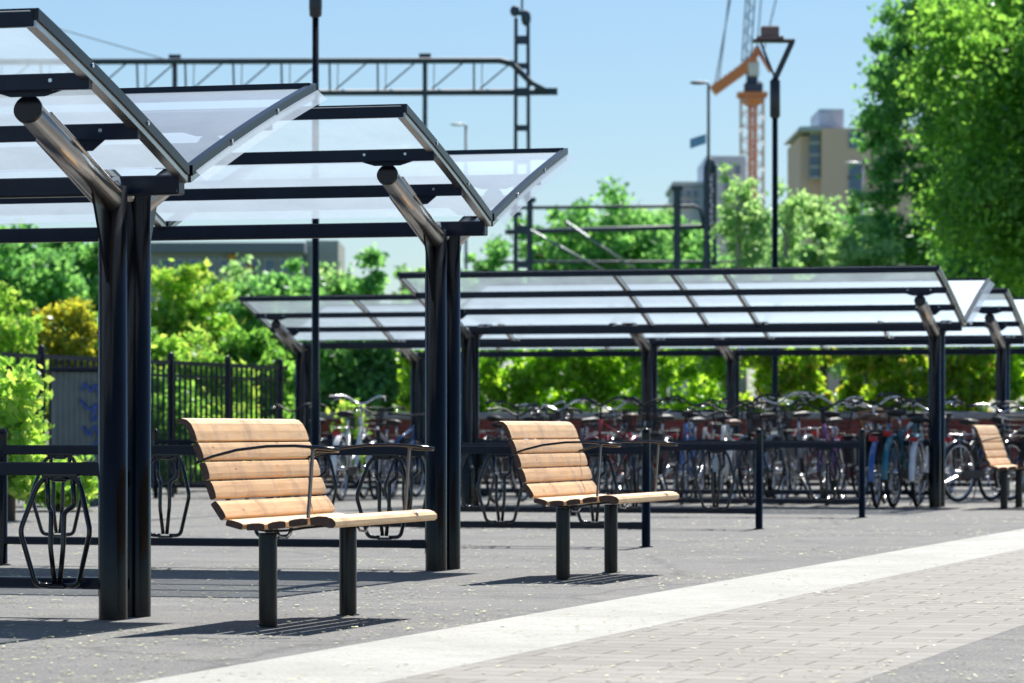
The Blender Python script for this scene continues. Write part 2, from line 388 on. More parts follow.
# ------------------------------------------------------------------ benches
def slat_poly(p0, p1, th, nrm_sign=1, bulge=.003, roll=0):
    """cross-section between two surface points, thickness th to the back side"""
    p0 = Vector(p0); p1 = Vector(p1); t = (p1-p0); ln_ = t.length; t.normalize(); n = Vector((t.y, -t.x))*nrm_sign
    pts = []; r = .006
    for a, b in ((0, -r), (r*.3, -r*.3), (r, 0)): pts.append(p0 + t*a + n*b)
    for f in (.3, .5, .7): pts.append(p0 + t*ln_*f + n*bulge)
    for a, b in ((r, 0), (r*.3, -r*.3), (0, -r)): pts.append(p1 - t*a + n*b)
    pts += [p1 - n*(th-r*.5), p1 - t*r - n*th, p0 + t*r - n*th, p0 - n*(th-r*.5)]
    return [(p.x, p.y) for p in pts]
def make_bench():
    root = thing('park_bench', '', 'bench')
    W = .70
    bb = (-.10, .462)
    back = [((0,0),(-.047,.068)), ((-.043,.078),(-.068,.148)), ((-.071,.157),(-.093,.227)), ((-.097,.237),(-.123,.307))]
    for a, b in back:
        mb = MB(); mb.prism(slat_poly((bb[0]+a[0], bb[1]+a[1]), (bb[0]+b[0], bb[1]+b[1]), .028), 'y', -W, W-.02, 0, 1)
        mb.build('backrest_slat', [M['wood'], M['endgrain']], root)
    # rolled top slat
    top = [(-.127,.317), (-.140,.355), (-.156,.385), (-.176,.402), (-.200,.407), (-.218,.398), (-.214,.385), (-.198,.386), (-.184,.378), (-.170,.358), (-.158,.33), (-.152,.313), (-.134,.309)]
    mb = MB(); mb.prism([(bb[0]+x, bb[1]+z) for x, z in top], 'y', -W, W-.02, 0, 1); mb.build('top_slat', [M['wood'], M['endgrain']], root)
    seat = [((-.098,.452),(-.026,.434)), ((-.012,.433),(.066,.436)), ((.080,.437),(.157,.447)), ((.171,.449),(.252,.459))]
    for a, b in seat:
        mb = MB(); mb.prism(slat_poly(a, b, .026, -1), 'y', -W, W-.02, 0, 1); mb.build('seat_slat', [M['wood'], M['endgrain']], root)
    nose = [(.262,.462),(.30,.468),(.335,.467),(.360,.459),(.374,.446),(.375,.430),(.364,.420),(.345,.420),(.31,.430),(.268,.430)]
    mb = MB(); mb.prism(nose, 'y', -W, W-.02, 0, 1); mb.build('front_slat', [M['wood'], M['endgrain']], root)
    for y in (-.475, .555):
        mb = MB(); mb.lathe([(.0386,0),(.0386,.385),(.0375,.392),(.0,.392)], (0,y,0), 24)
        mb.lathe([(.052,.0),(.052,.004),(.0385,.005)], (0,y,0), 24)
        mb.build('leg', M['black'], root)
        mb = MB()
        path = [(-.285,.80),(-.240,.70),(-.200,.58),(-.160,.49),(-.115,.425),(-.06,.408),(0,.400),(.08,.402),(.17,.415),(.27,.424)]
        mb2 = []
        for i in range(len(path)-1):
            a, b = path[i], path[i+1]
            mb.bar((a[0], y, a[1]), (b[0], y, b[1]), .03, .010)
        mb.build('bracket', M['black'], root)
        mb = MB(); mb.tube([(.04,y,.40),(.055,y,.375),(.085,y,.372),(.10,y,.40)], .006, 6); mb.build('bolt', M['bright'], root)
    for s in (-1, 1):
        y0 = s*(W-.012) if s < 0 else s*(W-.10); yo = s*.0
        g = []
        for x, z, o in ((-.238,.685,0),(-.16,.712,-.010),(-.05,.738,-.020),(.08,.753,-.022),(.20,.755,-.014),(.30,.748,0),(.352,.742,.016),(.372,.738,.035),(.362,.734,.056),(.33,.733,.066),(.29,.735,.060),(.262,.740,.040)):
            g.append((x, y0+o, z))
        mb = MB(); mb.tube(g, [.0065]*5+[.0075]*7, 8); 
        arm = mb.build('armrest', M['hoop'], root)
        mb = MB(); mb.bar((.268, y0+.012, .742), (.248, y0+.012, .46), .008, .024, up=(0,1,0)); mb.tube([(.27,y0-.005,.745),(.27,y0+.03,.745)], .009, 8)
        mb.build('armrest_rod', M['rod'], arm)
    return root
bench0 = make_bench()
bpos = [((268,15.4),'slatted wood bench in the foreground, beside the nearest double post'),
        ((563,20.28),'slatted wood bench in the middle of the square, right of the second shelter post'),
        ((1004,38.4),'small distant slatted wood bench at the right edge before the parked bicycles')]
for i, ((px, Y), lab) in enumerate(bpos):
    b = bench0 if i == 0 else copy_tree(bench0)
    p = Vector(P(px, Y)) + u_*.475
    b.location = p; b.rotation_euler.z = ROT; b['label'] = lab; b['group'] = 'wooden benches in a row'

# ------------------------------------------------------------------ shelters
def make_shelter(name, loc, length, posts, zv, ribs, label, near_ribs=None):
    root = thing(name, label, 'bike shelter', loc, ROT, 'butterfly roofed bicycle shelters')
    x1 = .29; x0 = x1-length; Wd = 1.60
    zr = lambda w: zv + .35*abs(w) - .0245*w*w
    for px in posts:
        for s in (-1, 1):
            mb = MB(); mb.lathe([(.0625,0),(.0625,zv-.055),(.0,zv-.055)], (px, s*.135, 0), 28)
            mb.bar((px-.0625, s*.135, .1), (px-.0625, s*.135, zv-.3), .02, .006, up=(1,0,0))
            mb.tube([(px-.068,s*.135,.6),(px-.068,s*.135,1.1)], .003, 6)
            mb.build('post', M['black'], root)
            mb = MB(); mb.prism([(s*.185, zv-.50), (s*.37, zv-.09), (s*.34, zv-.045), (s*.12, zv-.045), (s*.12, zv-.50)], 'x', px-.006, px+.006); mb.build('gusset', M['black'], root)
            # round steel strut with black cap
            a = Vector((px, s*.12, zv-.135)); b = Vector((px, s*1.04, zr(1.04)-.135)); v = (b-a).normalized()
            mb = MB(); mb.tube([a, b], .056, 24); mb.tube([a+Vector((-.050,0,-.03))+v*.05, a+Vector((-.050,0,-.03))+v*.75], .012, 8)
            mb.tube([a+Vector((.047,0,.035))+v*.05, a+Vector((.047,0,.035))+v*.85], .010, 8)
            st = mb.build('strut', M['steel'], root)
            mb = MB(); mb.tube([b-v*.012, b+v*.010], .0605, 24); mb.build('end_cap', M['black'], st)
            for wq, hw in ((1.06, .17), (.56, .15)):
                zt = zr(wq)-.05; zs = a.z + (b.z-a.z)*((wq-.14)/.88) + (.035 if wq > .9 else .04)
                mb = MB(); y = s*(wq-.015)
                mb.prism([(px-hw, zt), (px-hw, zt-.012), (px-.075, zs), (px+.075, zs), (px+hw, zt-.012), (px+hw, zt)], 'y', y-.005, y+.005)
                br = mb.build('bracket', M['purlin'], root)
        for s in (-1,1):
            mb = MB(); mb.tube([(px, s*.05, zv-.10),(px, s*.11, zv-.02)], .02, 8); mb.build('saddle_plate', M['steel'], root)
    # purlins
    for wq in (-1.625, -1.07, -.545, 0, .545, 1.07, 1.625):
        h = .068 if abs(wq) > .01 else .085
        if abs(wq) > 1.5: h = .072
        mb = MB(); z = zr(wq)-h/2-.004
        if abs(wq) > 1.5: z = zr(wq)+.038-h/2
        if abs(wq) < .01:
            mb.box(((x0+x1)/2, 0, z), (length-.05, .075, h), bev=.006); mb.box(((x0+x1)/2, -.045, z-.028), (length-.06, .012, .012))
        else:
            mb.box(((x0+x1)/2, wq, z), (length-.004, .042, h), bev=.004)
        o = mb.build('gutter_beam' if abs(wq) < .01 else 'purlin', M['purlin'], root)
        if abs(wq) > .01 and abs(wq) < 1.5:
            mb = MB()
            for px in posts:
                for dx in (-.12, .12): mb.tube([(px+dx, wq-.024, z+.005), (px+dx, wq-.019, z+.005)], .0085, 8)
            mb.build('bolt', M['bright'], o)
    # ribs
    def rib(x, s, end):
        mb = MB(); n = 10; ws = [.02+(Wd+.02)*i/n for i in range(n+1)]
        hw = .018; top = .035; bot = -.012
        hgt = .034 if end else .012
        vs = []; fs = []
        for w_ in ws:
            z = zr(w_)
            vs += [(x-hw, s*w_, z+bot), (x+hw, s*w_, z+bot), (x+hw, s*w_, z+hgt), (x-hw, s*w_, z+hgt)]
        for i in range(n):
            for j in range(4): fs.append((i*4+j, i*4+(j+1)%4, i*4+4+(j+1)%4, i*4+4+j))
        fs += [(0,1,2,3), tuple(n*4+j for j in range(4))]
        mb.add(vs, fs); r_ = mb.build('end_rib' if end else 'rib', M['black'], root)
        mb = MB(); vs = []; fs = []; xi = x - (.012 if end else 0)*(1 if x > (x0+x1)/2 else -1)
        for w_ in ws:
            z = zr(w_)+bot; vs += [(xi-.022, s*w_, z-.030), (xi+.022, s*w_, z-.030), (xi+.022, s*w_, z-.002), (xi-.022, s*w_, z-.002)]
        for i in range(n):
            for j in range(4): fs.append((i*4+j, i*4+(j+1)%4, i*4+4+(j+1)%4, i*4+4+j))
        fs += [(0,1,2,3), tuple(n*4+j for j in range(4))]
        mb.add(vs, fs); mb.build('steel_trim', M['steel'], r_)
        if end:
            mb = MB()
            sg = 1 if x > (x0+x1)/2 else -1
            for w_ in (.5, 1.1): mb.tube([(x+sg*.018, s*w_, zr(w_)+.012), (x+sg*.024, s*w_, zr(w_)+.012)], .009, 8)
            mb.build('rivet', M['bright'], r_)
    for s in (-1, 1):
        rib(x1, s, True); rib(x0, s, True)
        for x in ((near_ribs or ribs) if s < 0 else ribs): rib(x, s, False)
        # glazing sheet, slightly over-hanging at the end
        n = 12; vs = []; fs = []; xs = sorted([x0-.05] + list(ribs) + [x1+.05]); 
        mb = MB()
        for i in range(n+1):
            w_ = .03 + (Wd+.03)*i/n; z = zr(w_)+.018
            for x in (x0+.01, x1-.01): vs.append((x, s*w_, z))
        for i in range(n): fs.append((i*2, i*2+1, i*2+3, i*2+2))
        mb.add(vs, fs, smooth=True); mb.build('roof_panel', M['panel'], root, normals=False)
        # clear end skirt below the rib of the open end
        if s < 0: continue
        mb = MB(); vs = []; fs = []
        for i in range(n+1):
            w_ = .05 + Wd*i/n; z = zr(w_); vs += [(x1+.020, s*w_, z+.0), (x1+.070, s*w_, z-.045)]
        for i in range(n): fs.append((i*2, i*2+1, i*2+3, i*2+2))
        mb.add(vs, fs, smooth=True); mb.build('edge_skirt', M['panel'], root, normals=False)
    return root
A = Vector(P(125, 16.14)); B = Vector(P(443, 21.7)); C_ = Vector(P(937, 39.4)); D = Vector(P(1003, 45.1)); E = Vector((7.34, 50.8, 0))
make_shelter('bike_shelter', A, 5.78, (0, -5.2), 1.93, (-1.75, -3.6), 'nearest dark steel shelter with clear roof, cut by the left edge')
make_shelter('bike_shelter', B, 5.78, (0, -5.2), 2.045, (-1.75, -3.6), 'second clear roofed shelter from the camera, its double post between the two benches')
make_shelter('bike_shelter', C_, 5.78, (0, -5.2), 1.96, (-1.9, -3.6), 'clear roofed shelter in front of the far group, its right post before the bicycles', near_ribs=(-1.94,-2.50,-3.12))
make_shelter('bike_shelter', D, 9.58, (0, -4.44, -9.03), 1.95, (-1.4,-2.9,-4.6,-6.2,-7.8), 'long clear roofed shelter reaching farthest left behind the lamp post')
make_shelter('bike_shelter', E, 9.62, (0, -4.41, -9.06), 1.95, (-1.6,-3.1,-4.6,-6.2,-7.8), 'rearmost clear roofed shelter nearest the brick wall')

# ------------------------------------------------------------------ bike racks
def make_rack(loc, length, label, left_post=True, right_post=True, zo=0, nmax=30, t0=.35):
    root = thing('bike_rack', label, 'bike rack', loc, ROT, 'black tube bicycle racks')
    for z in (.68+zo, .15):
        mb = MB(); mb.box((-length/2, 0, z), (length-.02, .045, .058 if z > .3 else .048), bev=.006)
        mb.box((-.06, 0, z), (.12, .049, .062 if z > .3 else .052), bev=.004)
        mb.build('rail', M['purlin'], root)
    for x, on in ((0, right_post), (-length, left_post)):
        if on:
            mb = MB(); mb.lathe([(.05,0),(.05,.006),(.031,.008),(.031,.79),(.031,.80),(.026,.818),(.015,.829),(.0,.832)], (x,0,0), 16)
            mb.build('end_post', M['black'], root)
    t = t0; k = 0
    holders = []
    while t < length-.2 and k < nmax:
        h = holder0 if holder0.parent is None and not holder0.get('used') else None
        if h is None:
            h = holder0.copy(); COL.objects.link(h)
        holder0['used'] = 1
        h.parent = root; h.location = (-t, 0, zo); holders.append(h)
        t += .69; k += 1
    return root
def smooth_path(pts, r=.03, n=4):
    out = [Vector(pts[0])]
    for i in range(1, len(pts)-1):
        p = Vector(pts[i]); a = (Vector(pts[i-1])-p); b = (Vector(pts[i+1])-p)
        ra = min(r, a.length*.45); rb = min(r, b.length*.45); a.normalize(); b.normalize()
        p0 = p+a*ra; p1 = p+b*rb
        for k in range(n+1):
            t = k/n; out.append(p0*(1-t)**2 + p*2*t*(1-t) + p1*t*t)
    out.append(Vector(pts[-1])); return out
hb = MB()
for q in (-1, 1):                       # two bent tubes, mirrored, hung on the near side of the rails
    hb.tube(smooth_path([(q*.01, -.04, .645), (q*.075, -.045, .640), (q*.105, -.06, .60), (q*.165, -.10, .41), (q*.100, -.08, .172), (q*.03, -.07, .170)]), .0115, 10)
    hb.tube(smooth_path([(q*.060, -.045, .642), (q*.062, -.03, .52), (q*.030, -.07, .49), (q*.030, -.08, .34), (q*.012, -.075, .178)], .018), .0115, 10)
hb.box((0, -.04, .650), (.17, .03, .014), bev=.003); hb.box((0, -.065, .163), (.08, .05, .012), bev=.003)
hb.tube([(-.035, -.05, .635), (.035, -.05, .635)], .012, 8)
holder0 = hb.build('wheel_holder', M['hoop'])
r1 = A - d_*.075; make_rack(r1, 2.73, 'bike rack nearest the camera with one holder left of the nearest post', True, False, -.03, t0=.212)
r2 = B - d_*.075; make_rack(r2, 2.73, 'bike rack behind the nearest bench, joined to the second shelter post', True, False, .02, t0=.262)
ends = [(646,25.9,'bike rack behind the middle bench with a round capped end post'), (759,30.6,'free standing bike rack with end post right of the middle bench'), (862,34.6,'free standing bike rack farthest right before the parked bicycles')]
for px, Y, lab in ends: make_rack(Vector(P(px, Y)), 2.8, lab)
make_rack(C_ - d_*.075, 5.05, 'long bike rack between the posts of the front far shelter', False, False)
make_rack(D - d_*.075, 8.9, 'long bike rack under the shelter reaching farthest left', False, False)
make_rack(Vector(P(378, 43.5)), 2.8, 'short bike rack at the far left before the low brick wall')

# ------------------------------------------------------------------ bicycles
def arc(cx, cz, r, a0, a1, n, y=0): return [(cx+r*math.cos(R(a0+(a1-a0)*i/n)), y, cz+r*math.sin(R(a0+(a1-a0)*i/n))) for i in range(n+1)]
def make_bike(kind):
    root = thing('bicycle', '', 'bicycle'); fm = M['f_blackp']
    RW = .335
    for x in (.53, -.53):
        mb = MB(); mb.tube(arc(x, RW+.003, RW-.018, 0, 360, 28)[:-1], .019, 8, closed=True); wh = mb.build('wheel', M['rubber'], root)
        mb = MB(); mb.tube(arc(x, RW+.003, RW-.042, 0, 360, 28)[:-1], .010, 6, closed=True)
        for i in range(18):
            a = 2*PI*i/18; mb.tube([(x+.02*math.cos(a+1.2), (.03 if i%2 else -.03), RW+.02*math.sin(a+1.2)), (x+(RW-.045)*math.cos(a), 0, RW+(RW-.045)*math.sin(a))], .0014, 3, caps=False)
        mb.tube([(x,-.05,RW),(x,.05,RW)], .022, 8); mb.build('rim', M['bright'], wh)
    bbk = Vector((-.08,0,.28)); rear = Vector((-.53,0,RW)); fr = Vector((.53,0,RW)); st = Vector((-.235,0,.72)); ht = Vector((.335,0,.86)); hbm = Vector((.385,0,.66))
    mb = MB()
    mb.tube([bbk, st], .016, 8); mb.tube([ht, hbm], .019, 8)
    if kind == 'step':
        mb.tube(smooth_path([tuple(hbm), (.22,0,.42), (.05,0,.30), tuple(bbk)], .12), .021, 8)
        mb.tube(smooth_path([(.35,0,.80), (.17,0,.52), (-.02,0,.42), (-.13,0,.43)], .12), .013, 8)
    else:
        mb.tube([hbm+Vector((-.01,0,.03)), bbk], .018, 8); mb.tube([ht+Vector((.01,0,-.03)), st+Vector((.01,0,-.04))], .016, 8)
    for s in (-1,1):
        mb.tube([bbk+Vector((0,s*.03,0)), rear+Vector((0,s*.06,0))], .009, 6); mb.tube([st+Vector((0,s*.015,-.04)), rear+Vector((0,s*.06,0))], .008, 6)
        mb.tube(smooth_path([(.395,s*.03,.62),(.43,s*.05,.55),(.53,s*.055,RW)], .05), [.014]*6+[.009], 6)
    mb.build('frame', fm, root)
    mb = MB(); mb.tube([st, (-.275,0,.86)], .013, 8); mb.build('seat_post', M['bright'], root)
    mb = MB(); mb.tube([ht,(.335,0,.985)], .013, 8); mb.build('handlebar_stem', M['bright'], root)
    mb = MB()
    n = 10; vs = []; prof = [(-.14,.085,.05),(-.10,.10,.06),(-.04,.09,.055),(.02,.05,.045),(.08,.028,.04),(.13,.020,.03),(.145,.006,.01)]
    for x, hw, h in prof:
        for j in range(n):
            a = 2*PI*j/n; vs.append((-.29+x, hw*math.cos(a), .895+h*.6*math.sin(a)))
    mb.add(vs, [(i*n+j, i*n+(j+1)%n, (i+1)*n+(j+1)%n, (i+1)*n+j) for i in range(len(prof)-1) for j in range(n)] + [tuple(range(n))[::-1]], smooth=True)
    mb.build('saddle', M['plastic'], root)
    mb = MB()
    if kind == 'sport': mb.tube([(.36,-.30,1.0),(.37,-.12,.99),(.34,0,.98),(.37,.12,.99),(.36,.30,1.0)], .012, 8)
    else: mb.tube(smooth_path([(.08,-.29,1.06),(.22,-.28,1.08),(.36,-.17,1.09),(.34,0,.98),(.36,.17,1.09),(.22,.28,1.08),(.08,.29,1.06)], .09), .012, 8)
    hb_ = mb.build('handlebar', M['bright'], root)
    for s in (-1,1):
        mb = MB()
        if kind == 'sport': mb.tube([(.36,s*.20,.998),(.36,s*.31,1.0)], .018, 8)
        else: mb.tube([(.19,s*.283,1.078),(.06,s*.291,1.058)], .018, 8)
        mb.build('grip', M['plastic'], hb_)
        mb = MB(); mb.tube([(.33,s*.22,1.06),(.36,s*.25,1.05),(.28,s*.28,1.04)] if kind != 'sport' else [(.37,s*.16,1.0),(.41,s*.2,.98),(.42,s*.28,.97)], .006, 5); mb.build('brake_lever', M['bright'], hb_)
    mb = MB()
    mb.tube([(bbk.x,-.08,bbk.z),(bbk.x,.08,bbk.z)], .02, 8)
    mb.tube([(bbk.x,-.085,bbk.z),(bbk.x+.10,-.095,bbk.z-.13)], .009, 6); mb.tube([(bbk.x,.085,bbk.z),(bbk.x-.10,.095,bbk.z+.13)], .009, 6)
    mb.tube(arc(bbk.x,bbk.z,.085,0,360,18,-.055)[:-1], .006, 5, closed=True)
    mb.box((bbk.x+.10,-.14,bbk.z-.13), (.09,.08,.02)); mb.box((bbk.x-.10,.14,bbk.z+.13), (.09,.08,.02))
    mb.build('crank', M['bright'], root)
    if kind != 'sport':
        for x, a0, a1 in ((-.53, 20, 190), (.53, 5, 165)):
            mb = MB(); pts = arc(x, RW, RW+.028, a0, a1, 14); vs = []; fs = []
            for i, p in enumerate(pts):
                a = R(a0+(a1-a0)*i/14)
                for y, dr in ((-.03,-.012),(-.018,.003),(.018,.003),(.03,-.012)): vs.append((p[0]+dr*math.cos(a), y, p[2]+dr*math.sin(a)))
            for i in range(14):
                for j in range(3): fs.append((i*4+j, i*4+j+1, i*4+5+j, i*4+4+j))
            mb.add(vs, fs, smooth=True); mb.build('mudguard', fm, root, normals=False)
        mb = MB()
        for y in (-.06, -.02, .02, .06): mb.tube([(-.74,y,.755),(-.26,y,.755)], .005, 5)
        mb.tube([(-.74,-.065,.755),(-.74,.065,.755)], .006, 5)
        for s in (-1,1): mb.tube([(-.64,s*.065,.755),(-.53,s*.07,RW)], .005, 5)
        mb.build('luggage_rack', M['bright'], root)
        mb = MB(); mb.box((-.755,0,.70), (.03,.09,.05), bev=.008); mb.build('rear_light', M['red'], root)
        mb = MB(); mb.box((-.30,-.062,.315), (.46,.014,.09), bev=.006); mb.build('chain_guard', M['plastic'], root)
        mb = MB(); mb.tube([(-.05,.05,.27),(.02,.16,.01)], .008, 6); mb.build('kickstand', M['bright'], root)
    if kind == 'city':
        mb = MB(); mb.box((-.56,.13,.56), (.30,.11,.30), bev=.03); mb.box((-.56,.13,.72), (.31,.12,.04), bev=.015); mb.build('pannier', M['plastic'], root)
    if kind == 'step':
        mb = MB()
        for z, h in ((.74,.12),(.80,.13),(.86,.14),(.92,.15),(.97,.155)):
            mb.tube([(.55-h,-h-.02,z),(.55+h,-h-.02,z),(.55+h,h+.02,z),(.55-h,h+.02,z)], .004, 4, closed=True)
        for k in range(-4,5):
            for s in (-1,1):
                mb.tube([(.55+k*.03, s*.14, .74), (.55+k*.037, s*.175, .97)], .003, 4, caps=False)
                mb.tube([(.55+s*.12, k*.034, .74), (.55+s*.155, k*.042, .97)], .003, 4, caps=False)
        for k in range(-3,4): mb.tube([(.43, k*.04, .74), (.67, k*.04, .74)], .003, 4, caps=False)
        mb.build('basket', M['plastic'], root)
        mb = MB(); mb.tube([(.47,0,.72),(.53,0,.72)], [.02,.035], 10); mb.build('headlight', M['bright'], root)
    return root
protos = {k: [make_bike(k), False] for k in ('step', 'city', 'sport')}
paint = {'black':'f_blackp','blue':'f_blue','navy':'f_navy','dark red':'f_darkred','silver':'f_silver','green':'f_greenp','white':'f_whitep','teal':'f_teal','purple':'f_purple','grey':'f_grey'}
ORD = ['first','second','third','fourth','fifth','sixth','seventh','eighth','ninth','tenth','eleventh','twelfth','thirteenth','fourteenth','fifteenth','sixteenth']
rb = random.Random(11)
def place_bike(kind, col, x, y, rz, label, lean=0, extra=None):
    pr = protos[kind]
    if not pr[1]: b = pr[0]; pr[1] = True
    else: b = copy_tree(pr[0])
    b.location = (x, y, 0); b.rotation_euler = (lean, 0, rz); b['label'] = label; b['group'] = 'bicycles parked in the racks'
    dark_bar = rb.random() < .3; sc_ = rb.uniform(.97, 1.13); b.scale = (sc_,)*3
    for ch in b.children:
        nm = ch.name.split('.')[0]
        if nm in ('frame', 'mudguard'):
            ch.material_slots[0].link = 'OBJECT'; ch.material_slots[0].material = M[paint[col]]
        if nm in ('handlebar','luggage_rack','handlebar_stem') and dark_bar:
            ch.material_slots[0].link = 'OBJECT'; ch.material_slots[0].material = M['plastic']
        if nm == 'saddle' and extra == 'brown':
            ch.material_slots[0].link = 'OBJECT'; ch.material_slots[0].material = M['leather']
        if nm == 'basket' and extra == 'brown':
            ch.material_slots[0].link = 'OBJECT'; ch.material_slots[0].material = M['wicker']
    return b

KD = {'step':'step-through bicycle with a front basket','city':'city bicycle with mudguards','sport':'bicycle without mudguards'}
def bike_row(origin, t0, t1, step, off, flip, where, cols, skip=()):
    n = int((t1-t0)/step); out = []
    for i in range(n+1):
        t = t1 - i*step + rb.uniform(-.05,.05)
        if i in skip: continue
        kind = ['step','city','city','sport','step','city'][(i*5+len(where))%6]; col = cols[i % len(cols)]
        p = origin - d_*t + u_*(off + rb.uniform(-.09,.09))
        fl = flip if rb.random() < .85 else not flip
        rz = PI/2 - TH + (PI if fl else 0) + rb.uniform(-.2,.2)
        out.append((kind, col, p.x, p.y, rz, rb.uniform(-.13,.13), 'brown' if rb.random()<.25 else None))
    for k, (kind, col, x, y, rz, lean, ex) in enumerate(out):
        place_bike(kind, col, x, y, rz, f"{col} {KD[kind]}, {ORD[k]} from the left {where}", lean, ex)
bike_row(C_, .45, 5.0, .42, .82, True, 'just behind the front rack', ['black','silver','navy','dark red','black','blue','white','black','grey','purple','black','silver'])
bike_row(D, .35, 6.2, .60, -.80, False, 'in the second row', ['black','white','grey','black','blue','silver','black','dark red','navy','black','teal'])
bike_row(D, .9, 6.0, 1.02, .95, True, 'in the rearmost row', ['navy','black','silver','black','dark red','grey','black','white','black'])
for px, Y, kind, col, rz, lab in ((884,39.3,'city','blue',.04,'blue city bicycle with a red rear light left of the right shelter post'),
        (906,39.5,'city','teal',-.05,'teal city bicycle in the middle of the three left of the right shelter post'),
        (925,39.7,'step','white',.02,'white step-through bicycle touching the right shelter post')):
    place_bike(kind, col, P(px,Y)[0], Y, PI/2-TH+rz, lab, 0, 'brown' if col == 'blue' else None)
for px, Y, kind, col, rz, lab in ((984,42.2,'step','black',-.42,'black step-through bicycle turned sideways behind the distant bench'),
        (1012,42.9,'city','navy',-.30,'navy city bicycle at the right edge behind the distant bench'),
        (1050,43.4,'city','silver',-.1,'silver city bicycle just beyond the right edge')):
    place_bike(kind, col, P(px,Y)[0], Y, PI/2-TH+rz, lab, .03)
for px, Y, kind, col, rz, lab in ((352,43.2,'step','white',.1,'white step-through bicycle standing alone before the low wall left of the second shelter post'),
        (384,43.9,'city','silver',PI+.12,'silver city bicycle beside the white one before the low wall'),
        (402,44.3,'sport','blue',.0,'blue bicycle without mudguards close to the left side of the second shelter post'),
        (306,44.5,'city','black',PI-.1,'black city bicycle beside the lamp post at the left')):
    place_bike(kind, col, P(px,Y)[0], Y, PI/2-TH+rz, lab, .02)

# ------------------------------------------------------------------ brick wall
def brick_mat():
    m, nt, b = new_mat('dark_red_brick')
    tc = nt.nodes.new('ShaderNodeTexCoord'); mp = nt.nodes.new('ShaderNodeMapping'); mp.inputs['Rotation'].default_value = (R(90),0,0)
    L(nt, tc.outputs['Object'], mp.inputs[0])
    br = nt.nodes.new('ShaderNodeTexBrick'); L(nt, mp.outputs[0], br.inputs['Vector'])
    for k, v in (('Scale',1),('Mortar Size',.008),('Brick Width',.25),('Row Height',.075)): br.inputs[k].default_value = v
    br.inputs['Color1'].default_value = (.20,.035,.03,1); br.inputs['Color2'].default_value = (.30,.06,.045,1); br.inputs['Mortar'].default_value = (.16,.10,.09,1)
    L(nt, br.outputs['Color'], b.inputs['Base Color']); b.inputs['Roughness'].default_value = .85; return m
wl = thing('brick_wall', 'low dark red brick wall with pale capping behind the parked bicycles', 'wall', (7.2+6*d_.x, 60+6*d_.y, 0), ROT)
mb = MB(); mb.box((-9.1, .15, .50), (18.2, .30, 1.0)); mb.build('wall', brick_mat(), wl)
mb = MB(); mb.box((-9.1, .15, 1.06), (18.3, .38, .115), bev=.015); mb.build('capping', simple('grey_capping_stone', (.33,.33,.34), .8), wl)

# ------------------------------------------------------------------ metal fence, cabinet
FA = Vector(P(-40, 39.2)); 
fence = thing('metal_fence', 'black vertical bar railing fence running back on the left', 'fence', FA, ROT)
FL = 10.2; zt = 1.68
mb = MB(); mb.bar((0,0,zt-.04),(0,FL,zt-.04), .04, .05); mb.build('rail', M['purlin'], fence)
mb = MB(); mb.bar((0,0,.16),(0,FL,.16), .04, .05); mb.build('rail', M['purlin'], fence)
mb = MB(); mb.bar((0,0,zt-.20),(0,FL,zt-.20), .03, .035); mb.build('rail', M['purlin'], fence)
for i in range(6):
    mb = MB(); mb.box((0, .2+i*1.95, (zt+.06)/2), (.07,.07,zt+.06), bev=.006); mb.ell((0,.2+i*1.95,zt+.065),(.03,.03,.02)); mb.build('post', M['purlin'], fence)
k = 0; y = .05
mb = MB()
for i in range(56):
    y = .05 + i*.18
    if (y-.2) % 1.95 < .06: continue
    mb = MB(); mb.bar((0,y,.12),(0,y,zt-.02), .03, .022); mb.build('bar', M['purlin'], fence)
def corrug_mat():
    m, nt, b = new_mat('grey_green_corrugated_metal'); n_ = noise(nt, 4)
    L(nt, ramp(nt, n_, [(.3,(.16,.20,.20)),(.7,(.22,.26,.25))]), b.inputs['Base Color']); b.inputs['Roughness'].default_value = .5; return m
M['corr'] = corrug_mat(); M['spray'] = simple('blue_spray_paint', (.06,.12,.42), .5)
cx, cy, _ = P(88, 40.2)
cab = thing('equipment_cabinet', 'grey green corrugated cabinet with blue spray scribble in front of the fence', 'cabinet', (cx, cy, 0), 0)
mb = MB(); W_ = .40; zt2 = 1.47; poly = [(-W_, .5)]; n = 26
for i in range(n+1):
    x = -W_+2*W_*i/n; poly.append((x, 0 if i % 2 else .022))
poly.append((W_, .5)); mb.prism(poly, 'z', .0, zt2-.02); mb.build('body', M['corr'], cab)
mb = MB(); mb.box((0,.24,zt2+.01), (2*W_+.05,.6,.05), bev=.01); mb.build('lid', M['purlin'], cab)
mb = MB()
for pts in ([(.06,1.25),(.10,1.34),(.16,1.22),(.20,1.33),(.24,1.18)], [(.05,1.15),(.14,1.02),(.22,1.12),(.16,.9),(.26,.98)], [(.08,.86),(.14,.74),(.2,.88),(.25,.70),(.18,.66)]):
    mb.tube([(p.x*1.1-.14, -.008, p.y) for p in smooth_path([(a,b,0) for a,b in pts], .05)], .017, 5)
mb.build('spray_scribble', M['spray'], cab)

